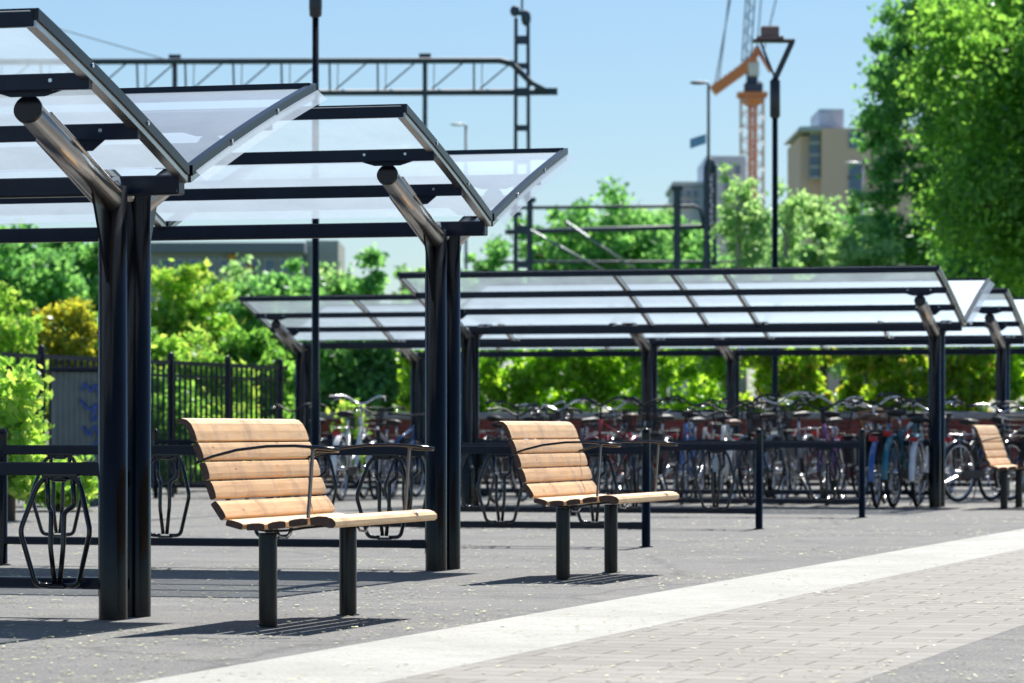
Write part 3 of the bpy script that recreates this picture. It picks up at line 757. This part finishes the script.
# ------------------------------------------------------------------ foliage
def leaf_mesh(name, pts, size, mat, parent=None, flat=.0, aspect=1.6, rng=RNG):
    n = len(pts); pts = np.asarray(pts, dtype=np.float64)
    a = rng.normal(size=(n,3)); a[:,2] *= (1-flat); a /= np.linalg.norm(a, axis=1)[:,None]
    b = rng.normal(size=(n,3)); b -= a*(a*b).sum(1)[:,None]; b /= np.linalg.norm(b, axis=1)[:,None]
    s = size*rng.uniform(.55, 1.3, n)[:,None]
    a = a*s*aspect*.5; b = b*s*.5
    v = np.empty((n,4,3)); v[:,0] = pts-a; v[:,1] = pts-b*.9+a*.1; v[:,2] = pts+a; v[:,3] = pts+b*.9+a*.1
    me = bpy.data.meshes.new(name); me.vertices.add(n*4); me.vertices.foreach_set('co', v.reshape(-1))
    me.loops.add(n*4); me.loops.foreach_set('vertex_index', np.arange(n*4, dtype=np.int32))
    me.polygons.add(n); me.polygons.foreach_set('loop_start', np.arange(0, n*4, 4, dtype=np.int32))
    try: me.polygons.foreach_set('loop_total', np.full(n, 4, dtype=np.int32))
    except Exception: pass
    me.update(calc_edges=True); me.materials.append(mat)
    o = bpy.data.objects.new(name, me); COL.objects.link(o)
    if parent: o.parent = parent
    return o
def clump_points(nclump, nleaf, rx, ry, rz, cr, shape='round', rng=RNG):
    """clump centres spread through an uneven crown; leaves scattered loosely round small clumps, some astray"""
    c = []
    ph = rng.uniform(0, 6.28, 6)
    while len(c) < nclump:
        p = rng.uniform(-1, 1, 3); r = np.linalg.norm(p)
        lim = 1 + .14*math.sin(3*math.atan2(p[1],p[0])+ph[0]+p[2]*4) + .10*math.sin(7*p[2]+ph[1]) - .10*math.sin(9*p[0]+ph[2])
        if shape == 'cone': ok = math.hypot(p[0],p[1]) < ((1-p[2])/2*.95+.06)*lim
        else: ok = (abs(p[0])**2.4+abs(p[1])**2.4+abs(p[2])**2.4)**(1/2.4) < lim*.98 and r > .25
        if ok: c.append(p)
    c = np.array(c)*np.array([rx,ry,rz])
    idx = rng.integers(0, nclump, nleaf); d = rng.normal(size=(nleaf,3))*.62
    rad = (cr*rng.uniform(.5,1.25,nclump))[idx]; d[:,2] *= .75
    return c[idx] + d*rad[:,None], c
def tree(name, label, cat, px, Y, ytop, ybot, halfpx, mat, nclump, nleaf, leaf, group='trees behind the bicycle square', shape='round', bark='bark', cr=None, zc0=None):
    s = Y/F; X = (px-512)*s; ztop = CH+(HY-ytop)*s; zb = max(.04 if ybot > 470 else .25, CH+(HY-ybot)*s); rx = halfpx*s
    rz = (ztop-zb)/2; zc = (ztop+zb)/2; cr = cr or max(rx*.17, leaf*1.5); nclump = int(nclump*2.2); nleaf = int(nleaf*1.9); leaf *= .82
    t = thing(name, label, cat, (X, Y, 0), 0, group)
    pts, cs = clump_points(nclump, nleaf, max(.1,rx-cr*.6), max(.3, min(rx, 3.5)), max(.1, rz-cr*.5), cr, shape)
    pts[:,2] += zc; pts[:,2] = np.maximum(pts[:,2], .05)
    mb = MB(); rt = max(.05, ztop*.017)
    mb.tube([(0,0,0), (rt*.4,0,zb*.6+.2), (-rt*.3,rt*.3,zc), (0,0,zc+rz*.75)], [rt*1.35, rt, rt*.7, rt*.15], 8)
    for i in range(0, len(cs), max(1, len(cs)//22)):
        e = cs[i]+np.array([0,0,zc]); h0 = max(zb*.7+.1, min(e[2]-.25*rz, zc+rz*.5)); h0 = max(h0, .15)
        mid = (e[0]*.45, e[1]*.45, (h0+e[2])/2+.05*rz)
        mb.tube([(0,0,h0), mid, tuple(e)], [rt*.45, rt*.28, rt*.08], 5)
    mb.build('trunk', M[bark], t)
    leaf_mesh('crown', pts, leaf, M[mat], t)
    return t
G1 = 'trees and bushes beyond the square'
T = [
 ('broadleaf_tree','tall bright green tree filling the top right corner','tree',1042,82,-60,310,140,'leaf_bright',150,24000,.15),
 ('broadleaf_tree','tall darker green tree just left of the bright corner tree','tree',951,112,-90,285,90,'leaf_dark',150,20000,.19),
 ('broadleaf_tree','dark tree low at the right edge behind the shelter roofs','tree',1000,96,200,395,90,'leaf_dark',60,9000,.17),
 ('birch_tree','slim pale green birch in front of the crane','tree',740,96,160,340,30,'leaf_pale',40,2100,.13),
 ('round_tree','pale green tree right of the tall lamp','tree',822,112,190,380,52,'leaf_pale',60,6000,.17),
 ('round_tree','small light green tree touching the darker tall tree','tree',868,108,216,390,34,'leaf_pale',45,4500,.16),
 ('birch_tree','thin young tree just right of the tall lamp post','tree',787,90,182,360,24,'leaf_pale',26,1300,.12),
 ('round_tree','wide green tree behind the railway gantry','tree',612,146,186,370,62,'leaf_mid',70,7500,.23),
 ('round_tree','green tree between the gantry masts','tree',662,150,214,370,44,'leaf_mid',44,4200,.22),
 ('round_tree','green tree just right of the second shelter roof tip','tree',556,148,208,370,40,'leaf_mid',44,4200,.22),
 ('round_tree','low green tree under the tip of the second roof','tree',490,150,240,370,42,'leaf_mid',40,3800,.22),
 ('round_tree','bright bush tree behind the dark mast','tree',708,140,232,380,36,'leaf_mid',36,3400,.2),
 ('round_tree','tall leafy tree at the far left edge under the roof','tree',20,88,222,420,75,'leaf_mid',80,10000,.18),
 ('round_tree','green tree left of the nearest double post','tree',92,96,238,420,52,'leaf_mid',60,7000,.18),
 ('round_tree','lime green tree right of the nearest double post','tree',185,86,266,430,55,'leaf_lime',60,8500,.16),
 ('round_tree','green tree behind the left end of the long shelter','tree',265,104,268,430,52,'leaf_mid',60,7500,.18),
 ('pointed_tree','narrow pointed tree left of the second shelter post','tree',372,98,244,430,40,'leaf_mid',60,7500,.17),
 ('pointed_tree','dark pointed tree right of the thin lamp post','tree',338,108,250,430,28,'leaf_dark',45,5000,.18),
 ('round_tree','dark green tree filling the gap under the long shelter roof','tree',362,84,318,440,66,'leaf_dark',80,10000,.15),
 ('round_tree','green tree hidden behind the second shelter post','tree',430,96,275,430,42,'leaf_mid',50,5500,.17),
 ('round_tree','pale green tree behind the cabinet and golden bush','tree',58,100,250,430,60,'leaf_pale',60,7000,.18),
 ('round_tree','tall pale tree right of the nearest post, low against the station building','tree',232,112,262,430,54,'leaf_pale',60,7000,.18),
 ('round_bush','lime bush behind the railings left of the lamp post','bush',210,56,352,498,46,'leaf_lime',60,6000,.10),
 ('round_bush','bright low bush behind the railings, right of the nearest post','bush',160,54,372,500,40,'leaf_bright',50,5000,.10),
 ('round_tree','spreading green tree behind the gantry stays','tree',585,160,214,370,44,'leaf_mid',50,4500,.24),
 ('round_tree','rounded green tree directly behind the left mast of the distant gantry','tree',640,158,206,370,40,'leaf_pale',46,4200,.24),
 ('round_tree','low green tree filling the gap left of the slim distant lamp','tree',690,155,226,370,34,'leaf_mid',36,3200,.22),
 ('round_tree','low pale tree under the beige building','tree',850,125,236,390,56,'leaf_pale',50,5200,.19),
 ('round_tree','tall green tree beyond the left edge, partly behind the nearest roof','tree',-75,88,200,430,70,'leaf_mid',70,7000,.18),
 ('round_tree','lime tree well beyond the left edge of the view','tree',-190,80,240,430,70,'leaf_lime',60,6000,.18),
 ('round_tree','tall tree farthest beyond the left edge of the view','tree',-320,95,190,430,80,'leaf_bright',60,6000,.2),
 ('broadleaf_tree','broad tree beyond the right edge of the view','tree',1210,95,60,330,100,'leaf_bright',80,9000,.2),
 ('round_tree','soft pale tree filling the gap directly behind the tall lamp post','tree',768,150,206,370,42,'leaf_pale',46,4400,.24),
 ('round_tree','bright rounded tree against the foot of the beige building','tree',842,145,204,380,44,'leaf_mid',50,4600,.23),
 ('round_tree','pale low tree between the narrow pointed trees and the second post','tree',402,130,262,430,36,'leaf_pale',40,3600,.2),
 ('round_tree','small green tree just left of the thin lamp post, before the station building','tree',296,108,256,430,30,'leaf_mid',40,4000,.17),
 ('round_tree','broad pale tree far behind the long shelter','tree',322,125,262,430,50,'leaf_pale',50,5000,.2),
 ('round_bush','golden yellow bush behind the fence','bush',72,60,296,440,44,'leaf_yellow',55,5500,.10),
 ('round_bush','lime bush behind the fence at the left edge','bush',8,58,288,440,48,'leaf_lime',55,6000,.10),
 ('round_bush','light green bush right of the nearest double post behind the fence','bush',182,58,330,445,46,'leaf_lime',55,6000,.10),
 ('round_bush','bright bush behind the end of the fence','bush',254,62,328,445,44,'leaf_bright',50,6000,.11),
 ('round_bush','green bush directly behind the nearest double post','bush',122,62,318,445,40,'leaf_bright',45,5000,.11),
]
for a in T:
    tree(*a, group=G1, shape='cone' if a[0]=='pointed_tree' else 'round', bark='bark_birch' if 'birch' in a[0] else 'bark')
# leafy plants in front of the fence
tree('leafy_shrub','large leaved light green shrub at the left edge in front of the fence','shrub',8,33.5,352,500,44,'leaf_lime',40,1150,.085,'shrubs along the fence foot', cr=.13)
tree('leafy_shrub','low green shrub at the foot of the fence left of the nearest double post','shrub',58,37.5,458,508,46,'leaf_lime',40,1700,.07,'shrubs along the fence foot', cr=.12)
tree('leafy_shrub','low green shrub seen between the nearest post and bench','shrub',172,48,392,502,36,'leaf_bright',44,2200,.07,'shrubs along the fence foot', cr=.12)
tree('leafy_shrub','low green shrub behind the backrest of the nearest bench','shrub',226,50,396,500,38,'leaf_lime',44,2200,.07,'shrubs along the fence foot', cr=.12)
tree('leafy_shrub','low green shrub at the end of the fence behind the bench backrest','shrub',276,52,404,498,26,'leaf_bright',30,1500,.07,'shrubs along the fence foot', cr=.12)
tree('leafy_shrub','upright lime plant before the low wall left of the second post','shrub',352,58,388,480,12,'leaf_lime',18,900,.08,'shrubs along the fence foot', cr=.14)
# hedge
def hedge(name, label, t0, t1, h, mat, n, yoff=1.1, leaf=.095):
    o = thing(name, label, 'hedge', (7.2, 60, 0), ROT, 'clipped hedges behind the brick wall')
    pts = []; rg = RNG
    nc = int((t1-t0)*34); cs = np.empty((nc,3))
    cs[:,0] = -rg.uniform(t0,t1,nc); cs[:,1] = yoff+rg.uniform(0,.45,nc); hh = h + .12*np.sin(cs[:,0]*2.1)+.10*np.sin(cs[:,0]*5.3+1)
    cs[:,2] = hh*rg.uniform(.12,1,nc)**.6
    idx = rg.integers(0,nc,n); dr = rg.normal(size=(n,3)); dr /= np.linalg.norm(dr,axis=1)[:,None]
    p = cs[idx]+dr*(.24*rg.uniform(.5,1.2,nc)[idx])[:,None]*rg.uniform(.5,1,n)[:,None]; p[:,2] = np.maximum(p[:,2], .05)
    leaf_mesh('foliage', p, leaf, M[mat], o)
    mb = MB()
    for i in range(int((t1-t0)*2)):
        x = -t0-.25-i*.5; mb.tube([(x,yoff+.7,0),(x+.05,yoff+.7,h*.5),(x-.1,yoff+.6,h*.9)], [.03,.02,.006], 5)
    mb.build('stems', M['bark'], o)
hedge('hedge','bright lime hedge left of centre behind the wall and bicycles',3.9,9.8,2.35,'leaf_hedge',20000)
hedge('hedge','red tipped green hedge right of centre behind the wall and bicycles',-.6,3.9,2.35,'leaf_hedge_red',19000)
hedge('hedge','green hedge at the right edge behind the wall',-6,-.6,2.3,'leaf_hedge',18000)

# ------------------------------------------------------------------ lamps, railway gantries
g_lamp = 'street lamps'
def pole_thing(name, label, px, Y, ytop, r, parts=None, mat='black', cat='lamp post'):
    x, y, _ = P(px, Y); zt = CH+(HY-ytop)/F*Y
    t = thing(name, label, cat, (x, y, 0), 0, g_lamp)
    mb = MB(); mb.lathe([(r*2.2,0),(r*2.2,.02),(r*1.25,.03),(r*1.2,1.2),(r,1.25),(r*.85,zt),(0,zt)], (0,0,0), 14); mb.build('pole', M[mat], t)
    return t, zt
M['lampgrey'] = painted_metal('dark_grey_lamp_paint', (.02,.024,.03), .4)
t, zt = pole_thing('street_lamp','thin dark lamp post rising out of the frame left of centre',315.5,38,14,.040)
mb = MB(); mb.lathe([(.035,-.02),(.062,.0),(.068,.10),(.066,.42),(.05,.46),(0,.47)], (0,0,zt-.02), 16); mb.build('lamp_head', M['lampgrey'], t)
t, zt = pole_thing('street_lamp','tall dark lamp post with an open triangular head',775,58,78,.052)
mb = MB(); mb.lathe([(.055,-.58),(.082,-.55),(.082,.0),(.06,.03),(0,.03)], (0,0,zt-.05), 14); mb.build('collar', M['lampgrey'], t)
mb = MB(); z1 = zt+.55
mb.tube([(0,0,zt),(-.22,0,z1)], .018, 8); mb.bar((0,0,zt-.02),(.27,0,z1+.02),.04,.09); mb.build('fork_arm', M['lampgrey'], t)
mb = MB(); mb.box((-.02,0,z1+.03),(.66,.22,.05),bev=.015); mb.build('lamp_head', M['lampgrey'], t)
mb = MB(); mb.box((-.08,0,z1+.16),(.28,.2,.2),bev=.02); mb.box((-.08,0,z1+.075),(.42,.24,.05),bev=.01); mb.build('housing', simple('rust_grey_housing',(.20,.13,.12),.6), t)
def small_lamp(label, px, Y, ytop, arm, w, r=.045, mat='lampgrey'):
    t, zt = pole_thing('street_lamp', label, px, Y, ytop, r, mat=mat); s = Y/F
    mb = MB(); mb.tube(smooth_path([(0,0,zt-.02),(0,0,zt+.08),(arm*s*.5,0,zt+.10),(arm*s,0,zt+.10)], .12), r*.6, 8); mb.build('arm', M[mat], t)
    mb = MB(); mb.ell((arm*s*1.05,0,zt+.10),(w*s*.5,.14,.06)); mb.build('lamp_head', M['plastic' if mat!='galv' else 'white'], t)
    return t
M['galv'] = simple('galvanised_steel', (.30,.33,.36), .5, .6)
small_lamp('small distant street lamp seen above the second shelter roof', 466, 150, 127, -9, 13, .07, 'galv')
small_lamp('slim distant street lamp with a curved arm left of the crane', 708.5, 115, 86, -10, 17, .055)
small_lamp('white headed distant lamp in front of the beige building', 862, 130, 166, -9, 17, .06, 'galv')
fx, fy, fz = P(706, 114.6, 139)
fp = thing('flag', 'small blue flag hanging from the slim distant lamp', 'flag', (fx, fy, 0), 0)
mb = MB(); vs = []; fs = []
for i in range(9):
    for j in range(4): vs.append((-i*.062, .03*math.sin(i*1.1+j*.4), fz+.16-.10*j-.02*i))
for i in range(8):
    for j in range(3): fs.append((i*4+j, i*4+4+j, i*4+5+j, i*4+1+j))
mb.add(vs, fs, smooth=True); mb.build('cloth', simple('blue_flag_cloth', (.30,.55,.92), .8), fp, normals=False)

def lattice(mb, x, y, z0, z1, w, n, r=.03, dpt=None):
    dpt = dpt or w; c = [(-w/2,-dpt/2),(w/2,-dpt/2),(w/2,dpt/2),(-w/2,dpt/2)]
    for a, b in c: mb.bar((x+a,y+b,z0),(x+a,y+b,z1), r*2, r*2)
    for i in range(n):
        za = z0+(z1-z0)*i/n; zb = z0+(z1-z0)*(i+1)/n
        for k in range(4):
            p, q = c[k], c[(k+1)%4]
            if i % 2: p, q = q, p
            mb.bar((x+p[0],y+p[1],za),(x+q[0],y+q[1],zb), r, r)
            mb.bar((x+p[0],y+p[1],zb),(x+q[0],y+q[1],zb), r, r)
M['rail_steel'] = painted_metal('weathered_dark_rail_steel', (.06,.085,.12), .6, 0)
# near gantry
GY = 88; s = GY/F; gz = lambda y: CH+(HY-y)*s; gx = lambda x: (x-512)*s
gt = thing('railway_gantry', 'dark lattice beam gantry with insulator topped mast above the second roof', 'gantry', (gx(522), GY, 0), 0, 'railway gantries'); ox = gx(522)
mb = MB(); w_ = 12*s
for a in (-1,1): mb.bar((a*w_*.62,0,0),(a*w_*.5,0,gz(18)), .09, .12)
for i, yy in enumerate((40,66,92,128,160,195,230,265,300)): mb.box((0,0,gz(yy)), (w_*1.15,.10,.20 if i%2==0 else .14))
mb.bar((0,0,gz(18)),(0,0,gz(-4)), .05,.05); mb.build('mast', M['rail_steel'], gt)
mb = MB(); mb.bar((-9*s,0,gz(12)),(7*s,0,gz(15)), .08,.10); mb.ell((-7*s,0,gz(11)),(.12,.12,.14)); mb.ell((4*s,0,gz(18)),(.12,.12,.2)); mb.build('insulator', M['rail_steel'], gt)
mb = MB(); xl = gx(-160)-ox
mb.tube([(xl,-.25,gz(63)),(gx(500)-ox,-.25,gz(61)),(gx(512)-ox,-.25,gz(64)),(gx(532)-ox,-.25,gz(84)),(gx(545)-ox,-.25,gz(91))], .06, 6)
mb.tube([(xl,.25,gz(62)),(gx(500)-ox,.25,gz(60.5)),(gx(512)-ox,.25,gz(64)),(gx(532)-ox,.25,gz(84))], .05, 6)
mb.tube([(xl,0,gz(94)),(gx(557)-ox,0,gz(92))], .075, 6); mb.box((gx(546)-ox,0,gz(91.5)),(.55,.12,.16))
k = 0; x = -150
while x < 500:
    mb.bar((gx(x)-ox,-.25,gz(63)),(gx(x)-ox,0,gz(93)), .045,.045)
    mb.bar((gx(x)-ox,.25,gz(93)),(gx(x+38)-ox,0,gz(62)), .03,.03); mb.bar((gx(x+8)-ox,-.2,gz(93)),(gx(x+8)-ox,0,gz(63)), .02,.02)
    x += 48
mb.build('lattice_beam', M['rail_steel'], gt)
mb = MB()
for a in (-1,1): mb.bar((xl+.1+a*w_*.62,0,0),(xl+.1+a*w_*.5,0,gz(40)), .09, .12)
for yy in (66,92,128,160,195,230,265,300,340): mb.box((xl+.1,0,gz(yy)), (w_*1.15,.10,.14))
mb.build('mast', M['rail_steel'], gt)
for x, y0, y1 in ((425,56,135),(175,57,100)):
    mb = MB(); mb.bar((gx(x)-ox,-.05,gz(y0)),(gx(x)-ox,-.05,gz(y1)), .11,.11); mb.box((gx(x)-ox,-.05,gz(y0)),(.28,.15,.1)); mb.build('drop_post', M['rail_steel'], gt)
# far gantry
GY2 = 128; s = GY2/F
gt = thing('railway_gantry', 'distant two level gantry in front of the green trees', 'gantry', (gx(677), GY2, 0), 0, 'railway gantries'); ox = gx(677)
gz = lambda y: CH+(HY-y)*s; gx = lambda x: (x-512)*s; ox = gx(677); gt.location.x = ox
for x, yt, w2 in ((677,188,.24),(710,166,.34),(530,200,.2),(516,214,.14)):
    mb = MB()
    if w2 > .3: lattice(mb, gx(x)-ox, 0, 0, gz(yt), w2, 18, .05); mb.ell((gx(x)-ox,0,gz(yt)),(.2,.2,.3))
    else: mb.bar((gx(x)-ox,0,0),(gx(x)-ox,0,gz(yt)), w2, w2); mb.box((gx(x)-ox,0,gz(yt)),(.4,.3,.15))
    mb.build('mast', M['rail_steel'], gt)
mb = MB(); mb.tube([(gx(505)-ox,0,gz(208)),(gx(694)-ox,0,gz(206)),(gx(700)-ox,0,gz(209)),(gx(704)-ox,0,gz(228))], .06, 6); mb.build('beam', M['rail_steel'], gt)
mb = MB(); mb.tube([(gx(505)-ox,0,gz(232)),(gx(732)-ox,0,gz(226))], .09, 6); mb.tube([(gx(500)-ox,0,gz(262)),(gx(740)-ox,0,gz(262))], .05, 6); mb.build('beam', M['rail_steel'], gt)
mb = MB(); mb.tube([(gx(520)-ox,-.3,gz(225)),(gx(610)-ox,-.3,gz(275))], .05, 5); mb.tube([(gx(565)-ox,-.3,gz(222)),(gx(635)-ox,-.3,gz(270))], .05, 5); mb.build('stay', M['galv'], gt)
# overhead wires
mb = MB(); a = P(-148, 88, -28); b = P(175, 88, 62)
mb.tube([a, ((a[0]+b[0])/2, 86, (a[2]+b[2])/2-.12), b], .012, 4)
o = mb.build('overhead_wire', M['rail_steel']); tag(o, 'thin overhead wire slanting above the nearest roof', 'wire')

# ------------------------------------------------------------------ crane
CY = 300; s = CY/F; cz = lambda y: CH+(HY-y)*s; cxx = lambda x: (x-752)*s
M['crane_o'] = simple('orange_crane_paint', (.75,.26,.10), .5); M['crane_w'] = simple('pale_crane_paint', (.72,.60,.56), .5); M['crane_b'] = simple('dark_blue_cab_paint', (.03,.06,.12), .4)
cr = thing('tower_crane', 'orange and white tower crane with raised jib in the far distance', 'crane', (P(752,CY)[0], CY, 0), 0)
mb = MB(); lattice(mb, 0, 0, 0, cz(100), 1.8, 26, .06); mb.build('tower', M['crane_w'], cr)
mb = MB(); lattice(mb, .1, .9, cz(240), cz(100), .5, 20, .10); mb.build('ladder_shaft', M['crane_o'], cr)
mb = MB(); mb.lathe([(.5,-.5),(1.0,-.1),(1.1,.25),(.8,.3)], (0,0,cz(100)), 14); mb.box((0,0,cz(95)),(2.4,2,.35)); mb.build('slewing_ring', M['crane_o'], cr)
mb = MB(); mb.box((.1,0,cz(88)),(1.5,1.6,1.0),bev=.2); mb.box((0,0,cz(78)),(.9,1.1,1.0),bev=.1); mb.build('cab', M['crane_b'], cr)
mb = MB(); mb.box((.1,-.6,cz(70)),(.9,.4,1.1),bev=.05); mb.build('machine_box', M['white'], cr)
mb = MB()
a = Vector((cxx(756),0,cz(60))); b = Vector((cxx(713),0,cz(91)))
mb.bar(a,b,1.5,.8)
for o_ in (-.45,.45): mb.bar(a+Vector((0,o_,.6)), b+Vector((.4,o_,.55)), .14,.14)
for i in range(8):
    p = a.lerp(b, i/8); q = a.lerp(b, (i+1)/8); mb.bar(p+Vector((0,-.45,.0)), q+Vector((0,-.45,.58)), .12,.12)
mb.build('counter_jib', M['crane_o'], cr)
mb = MB(); mb.bar((cxx(750),0,cz(72)),(cxx(757),0,cz(48)),.5,.5); mb.bar((cxx(757),0,cz(50)),(cxx(770),0,cz(72)),.2,.2); mb.build('a_frame', M['crane_o'], cr)
mb = MB()
ja = Vector((cxx(746),0,cz(62))); jb = Vector((cxx(754),0,cz(-60)))
for o1 in (-.35,.35): mb.bar(ja+Vector((o1,-.3,0)), jb+Vector((o1,-.3,0)), .11,.11)
mb.bar(ja+Vector((0,.4,0)), jb+Vector((0,.4,0)), .11,.11)
for i in range(16):
    p = ja.lerp(jb,i/16); q = ja.lerp(jb,(i+1)/16); sg = .35 if i%2 else -.35
    mb.bar(p+Vector((sg,-.3,0)), q+Vector((-sg,-.3,0)), .07,.07)
mb.build('jib', M['rail_steel'], cr)
mb = MB()
for x0_,y0_,x1_,y1_ in ((714,90,741,-60),(718,88,736,-60),(757,48,766,-60),(764,50,790,-60)): mb.tube([(cxx(x0_),0,cz(y0_)),(cxx(x1_),0,cz(y1_))], .05, 4)
mb.build('cables', M['rail_steel'], cr)
mb = MB(); mb.bar((cxx(757),0,cz(45)),(cxx(772),0,cz(72)),.16,.16); mb.build('strut', M['rail_steel'], cr)

# ------------------------------------------------------------------ buildings
M['beige'] = simple('beige_render', (.95,.68,.55), .85, var=.06); M['bluegrey'] = simple('blue_grey_cladding', (.50,.60,.75), .6, var=.08)
M['roofgrey'] = simple('grey_roof_edge', (.55,.62,.72), .6); M['window'] = simple('blue_window_glass', (.14,.23,.36), .12, var=.3)
M['pale'] = simple('pale_render', (.55,.55,.52), .85); M['darkroof'] = simple('grey_blue_roof', (.22,.26,.31), .6); M['frame'] = simple('white_window_frame', (.6,.62,.64), .5)
BY = 240; s = BY/F; bz = lambda y: CH+(HY-y)*s; bx = lambda x, o: (x-o)*s
bd = thing('apartment_building', 'beige apartment block with blue grey top storey left of the dark tall tree', 'building', (P(850,BY)[0], BY, 0), 0, 'distant buildings')
def winset(root, xs, ys, ww, hh, yface, o):
    for x in xs:
        for y in ys:
            mb = MB(); mb.box((bx(x,o), yface-.05, bz(y)), (ww+.14,.12,hh+.14)); f = mb.build('window', M['frame'], root)
            mb = MB(); mb.box((bx(x,o), yface-.12, bz(y)), (ww,.06,hh)); mb.build('pane', M['window'], f)
mb = MB(); x0_, x1_ = bx(822,850), bx(985,850); mb.box(((x0_+x1_)/2, 6, bz(128)/2), (x1_-x0_, 12, bz(128))); mb.build('wall', M['beige'], bd)
mb = MB(); x0_, x1_ = bx(802,850), bx(821.8,850); mb.box(((x0_+x1_)/2, 7.2, bz(134)/2), (x1_-x0_, 11, bz(134))); mb.build('side_wall', M['beige'], bd)
mb = MB(); mb.prism([(bx(797,850),bz(131)),(bx(799,850),bz(127)),(bx(822,850),bz(126)),(bx(822,850),bz(131))],'y',-.3,12); mb.build('roof_edge', M['roofgrey'], bd)
mb = MB(); x0_, x1_ = bx(821,850), bx(846,850); mb.box(((x0_+x1_)/2, 5, bz(117)), (x1_-x0_, 7, (128-108)*s)); mb.box((bx(826,850),1.4,bz(118)),(.7,.2,1)); mb.build('top_storey', M['bluegrey'], bd)
mb = MB(); mb.box((bx(816,850), 1.3, (bz(131)+bz(178))/2), (10*s, .8, 45*s)); gb = mb.build('glazed_bay', M['window'], bd)
mb = MB()
for y in (132,142,154,166,177): mb.box((bx(816,850), .85, bz(y)), (10.5*s,.1,.16))
mb.build('mullion', M['frame'], gb)
winset(bd, (856,), (140,170,185,200,220), .9, 1.0, 0, 850)
bd = thing('office_building', 'blue grey office block behind the slim distant lamp', 'building', (P(715,260)[0], 260, 0), 0, 'distant buildings'); s = 260/F
mb = MB(); x0_, x1_ = bx(706,715), bx(746,715); mb.box(((x0_+x1_)/2, 6, bz(156)/2), (x1_-x0_, 12, bz(156))); mb.build('wall', M['bluegrey'], bd)
mb = MB(); x0_, x1_ = bx(676,715), bx(705.6,715); mb.box(((x0_+x1_)/2, 7, bz(186)/2), (x1_-x0_, 12, bz(186))); mb.box(((x0_+x1_)/2, 7, bz(183)), (x1_-x0_+.4, 12.4, .3)); mb.build('low_wing', M['roofgrey'], bd)
winset(bd, (682,689,696), (193,204), .32, .5, .98, 715); winset(bd, (728,738), (170,186,202), .35, .6, 0, 715)
bd = thing('station_building', 'grey and pale low building with dark roof seen under the second shelter roof', 'building', (P(250,150)[0], 150, 0), 0, 'distant buildings'); s = 150/F
mb = MB(); x0_, x1_ = bx(120,250), bx(302,250); mb.box(((x0_+x1_)/2, 4, bz(252)/2), (x1_-x0_, 8, bz(252))); mb.build('wall', simple('grey_blue_wall',(.42,.44,.46),.8), bd)
mb = MB(); x0_, x1_ = bx(116,250), bx(300,250); mb.box(((x0_+x1_)/2, 4, bz(248)), (x1_-x0_+.4, 9, .4)); mb.build('roof', M['darkroof'], bd)
mb = MB(); x0_, x1_ = bx(303,250), bx(336,250); mb.box(((x0_+x1_)/2, 5, bz(238)/2), (x1_-x0_, 6, bz(238))); mb.build('annex', M['pale'], bd)
mb = MB(); x0_, x1_ = bx(100,250), bx(285,250); mb.box(((x0_+x1_)/2, 8, bz(241)), (x1_-x0_, 3, .5)); mb.build('ridge', M['pale'], bd)
winset(bd, (165,180,195,210,225,240,255,270,285), (266,), .38, .45, 0, 250)
mb = MB()
for x, y in ((232,258),(250,269)): mb.box((bx(x,250), -.2, bz(y)), (.3,.08,.28), bev=.02)
mb.build('orange_sign', simple('orange_sign_paint',(.75,.35,.05),.5), bd)
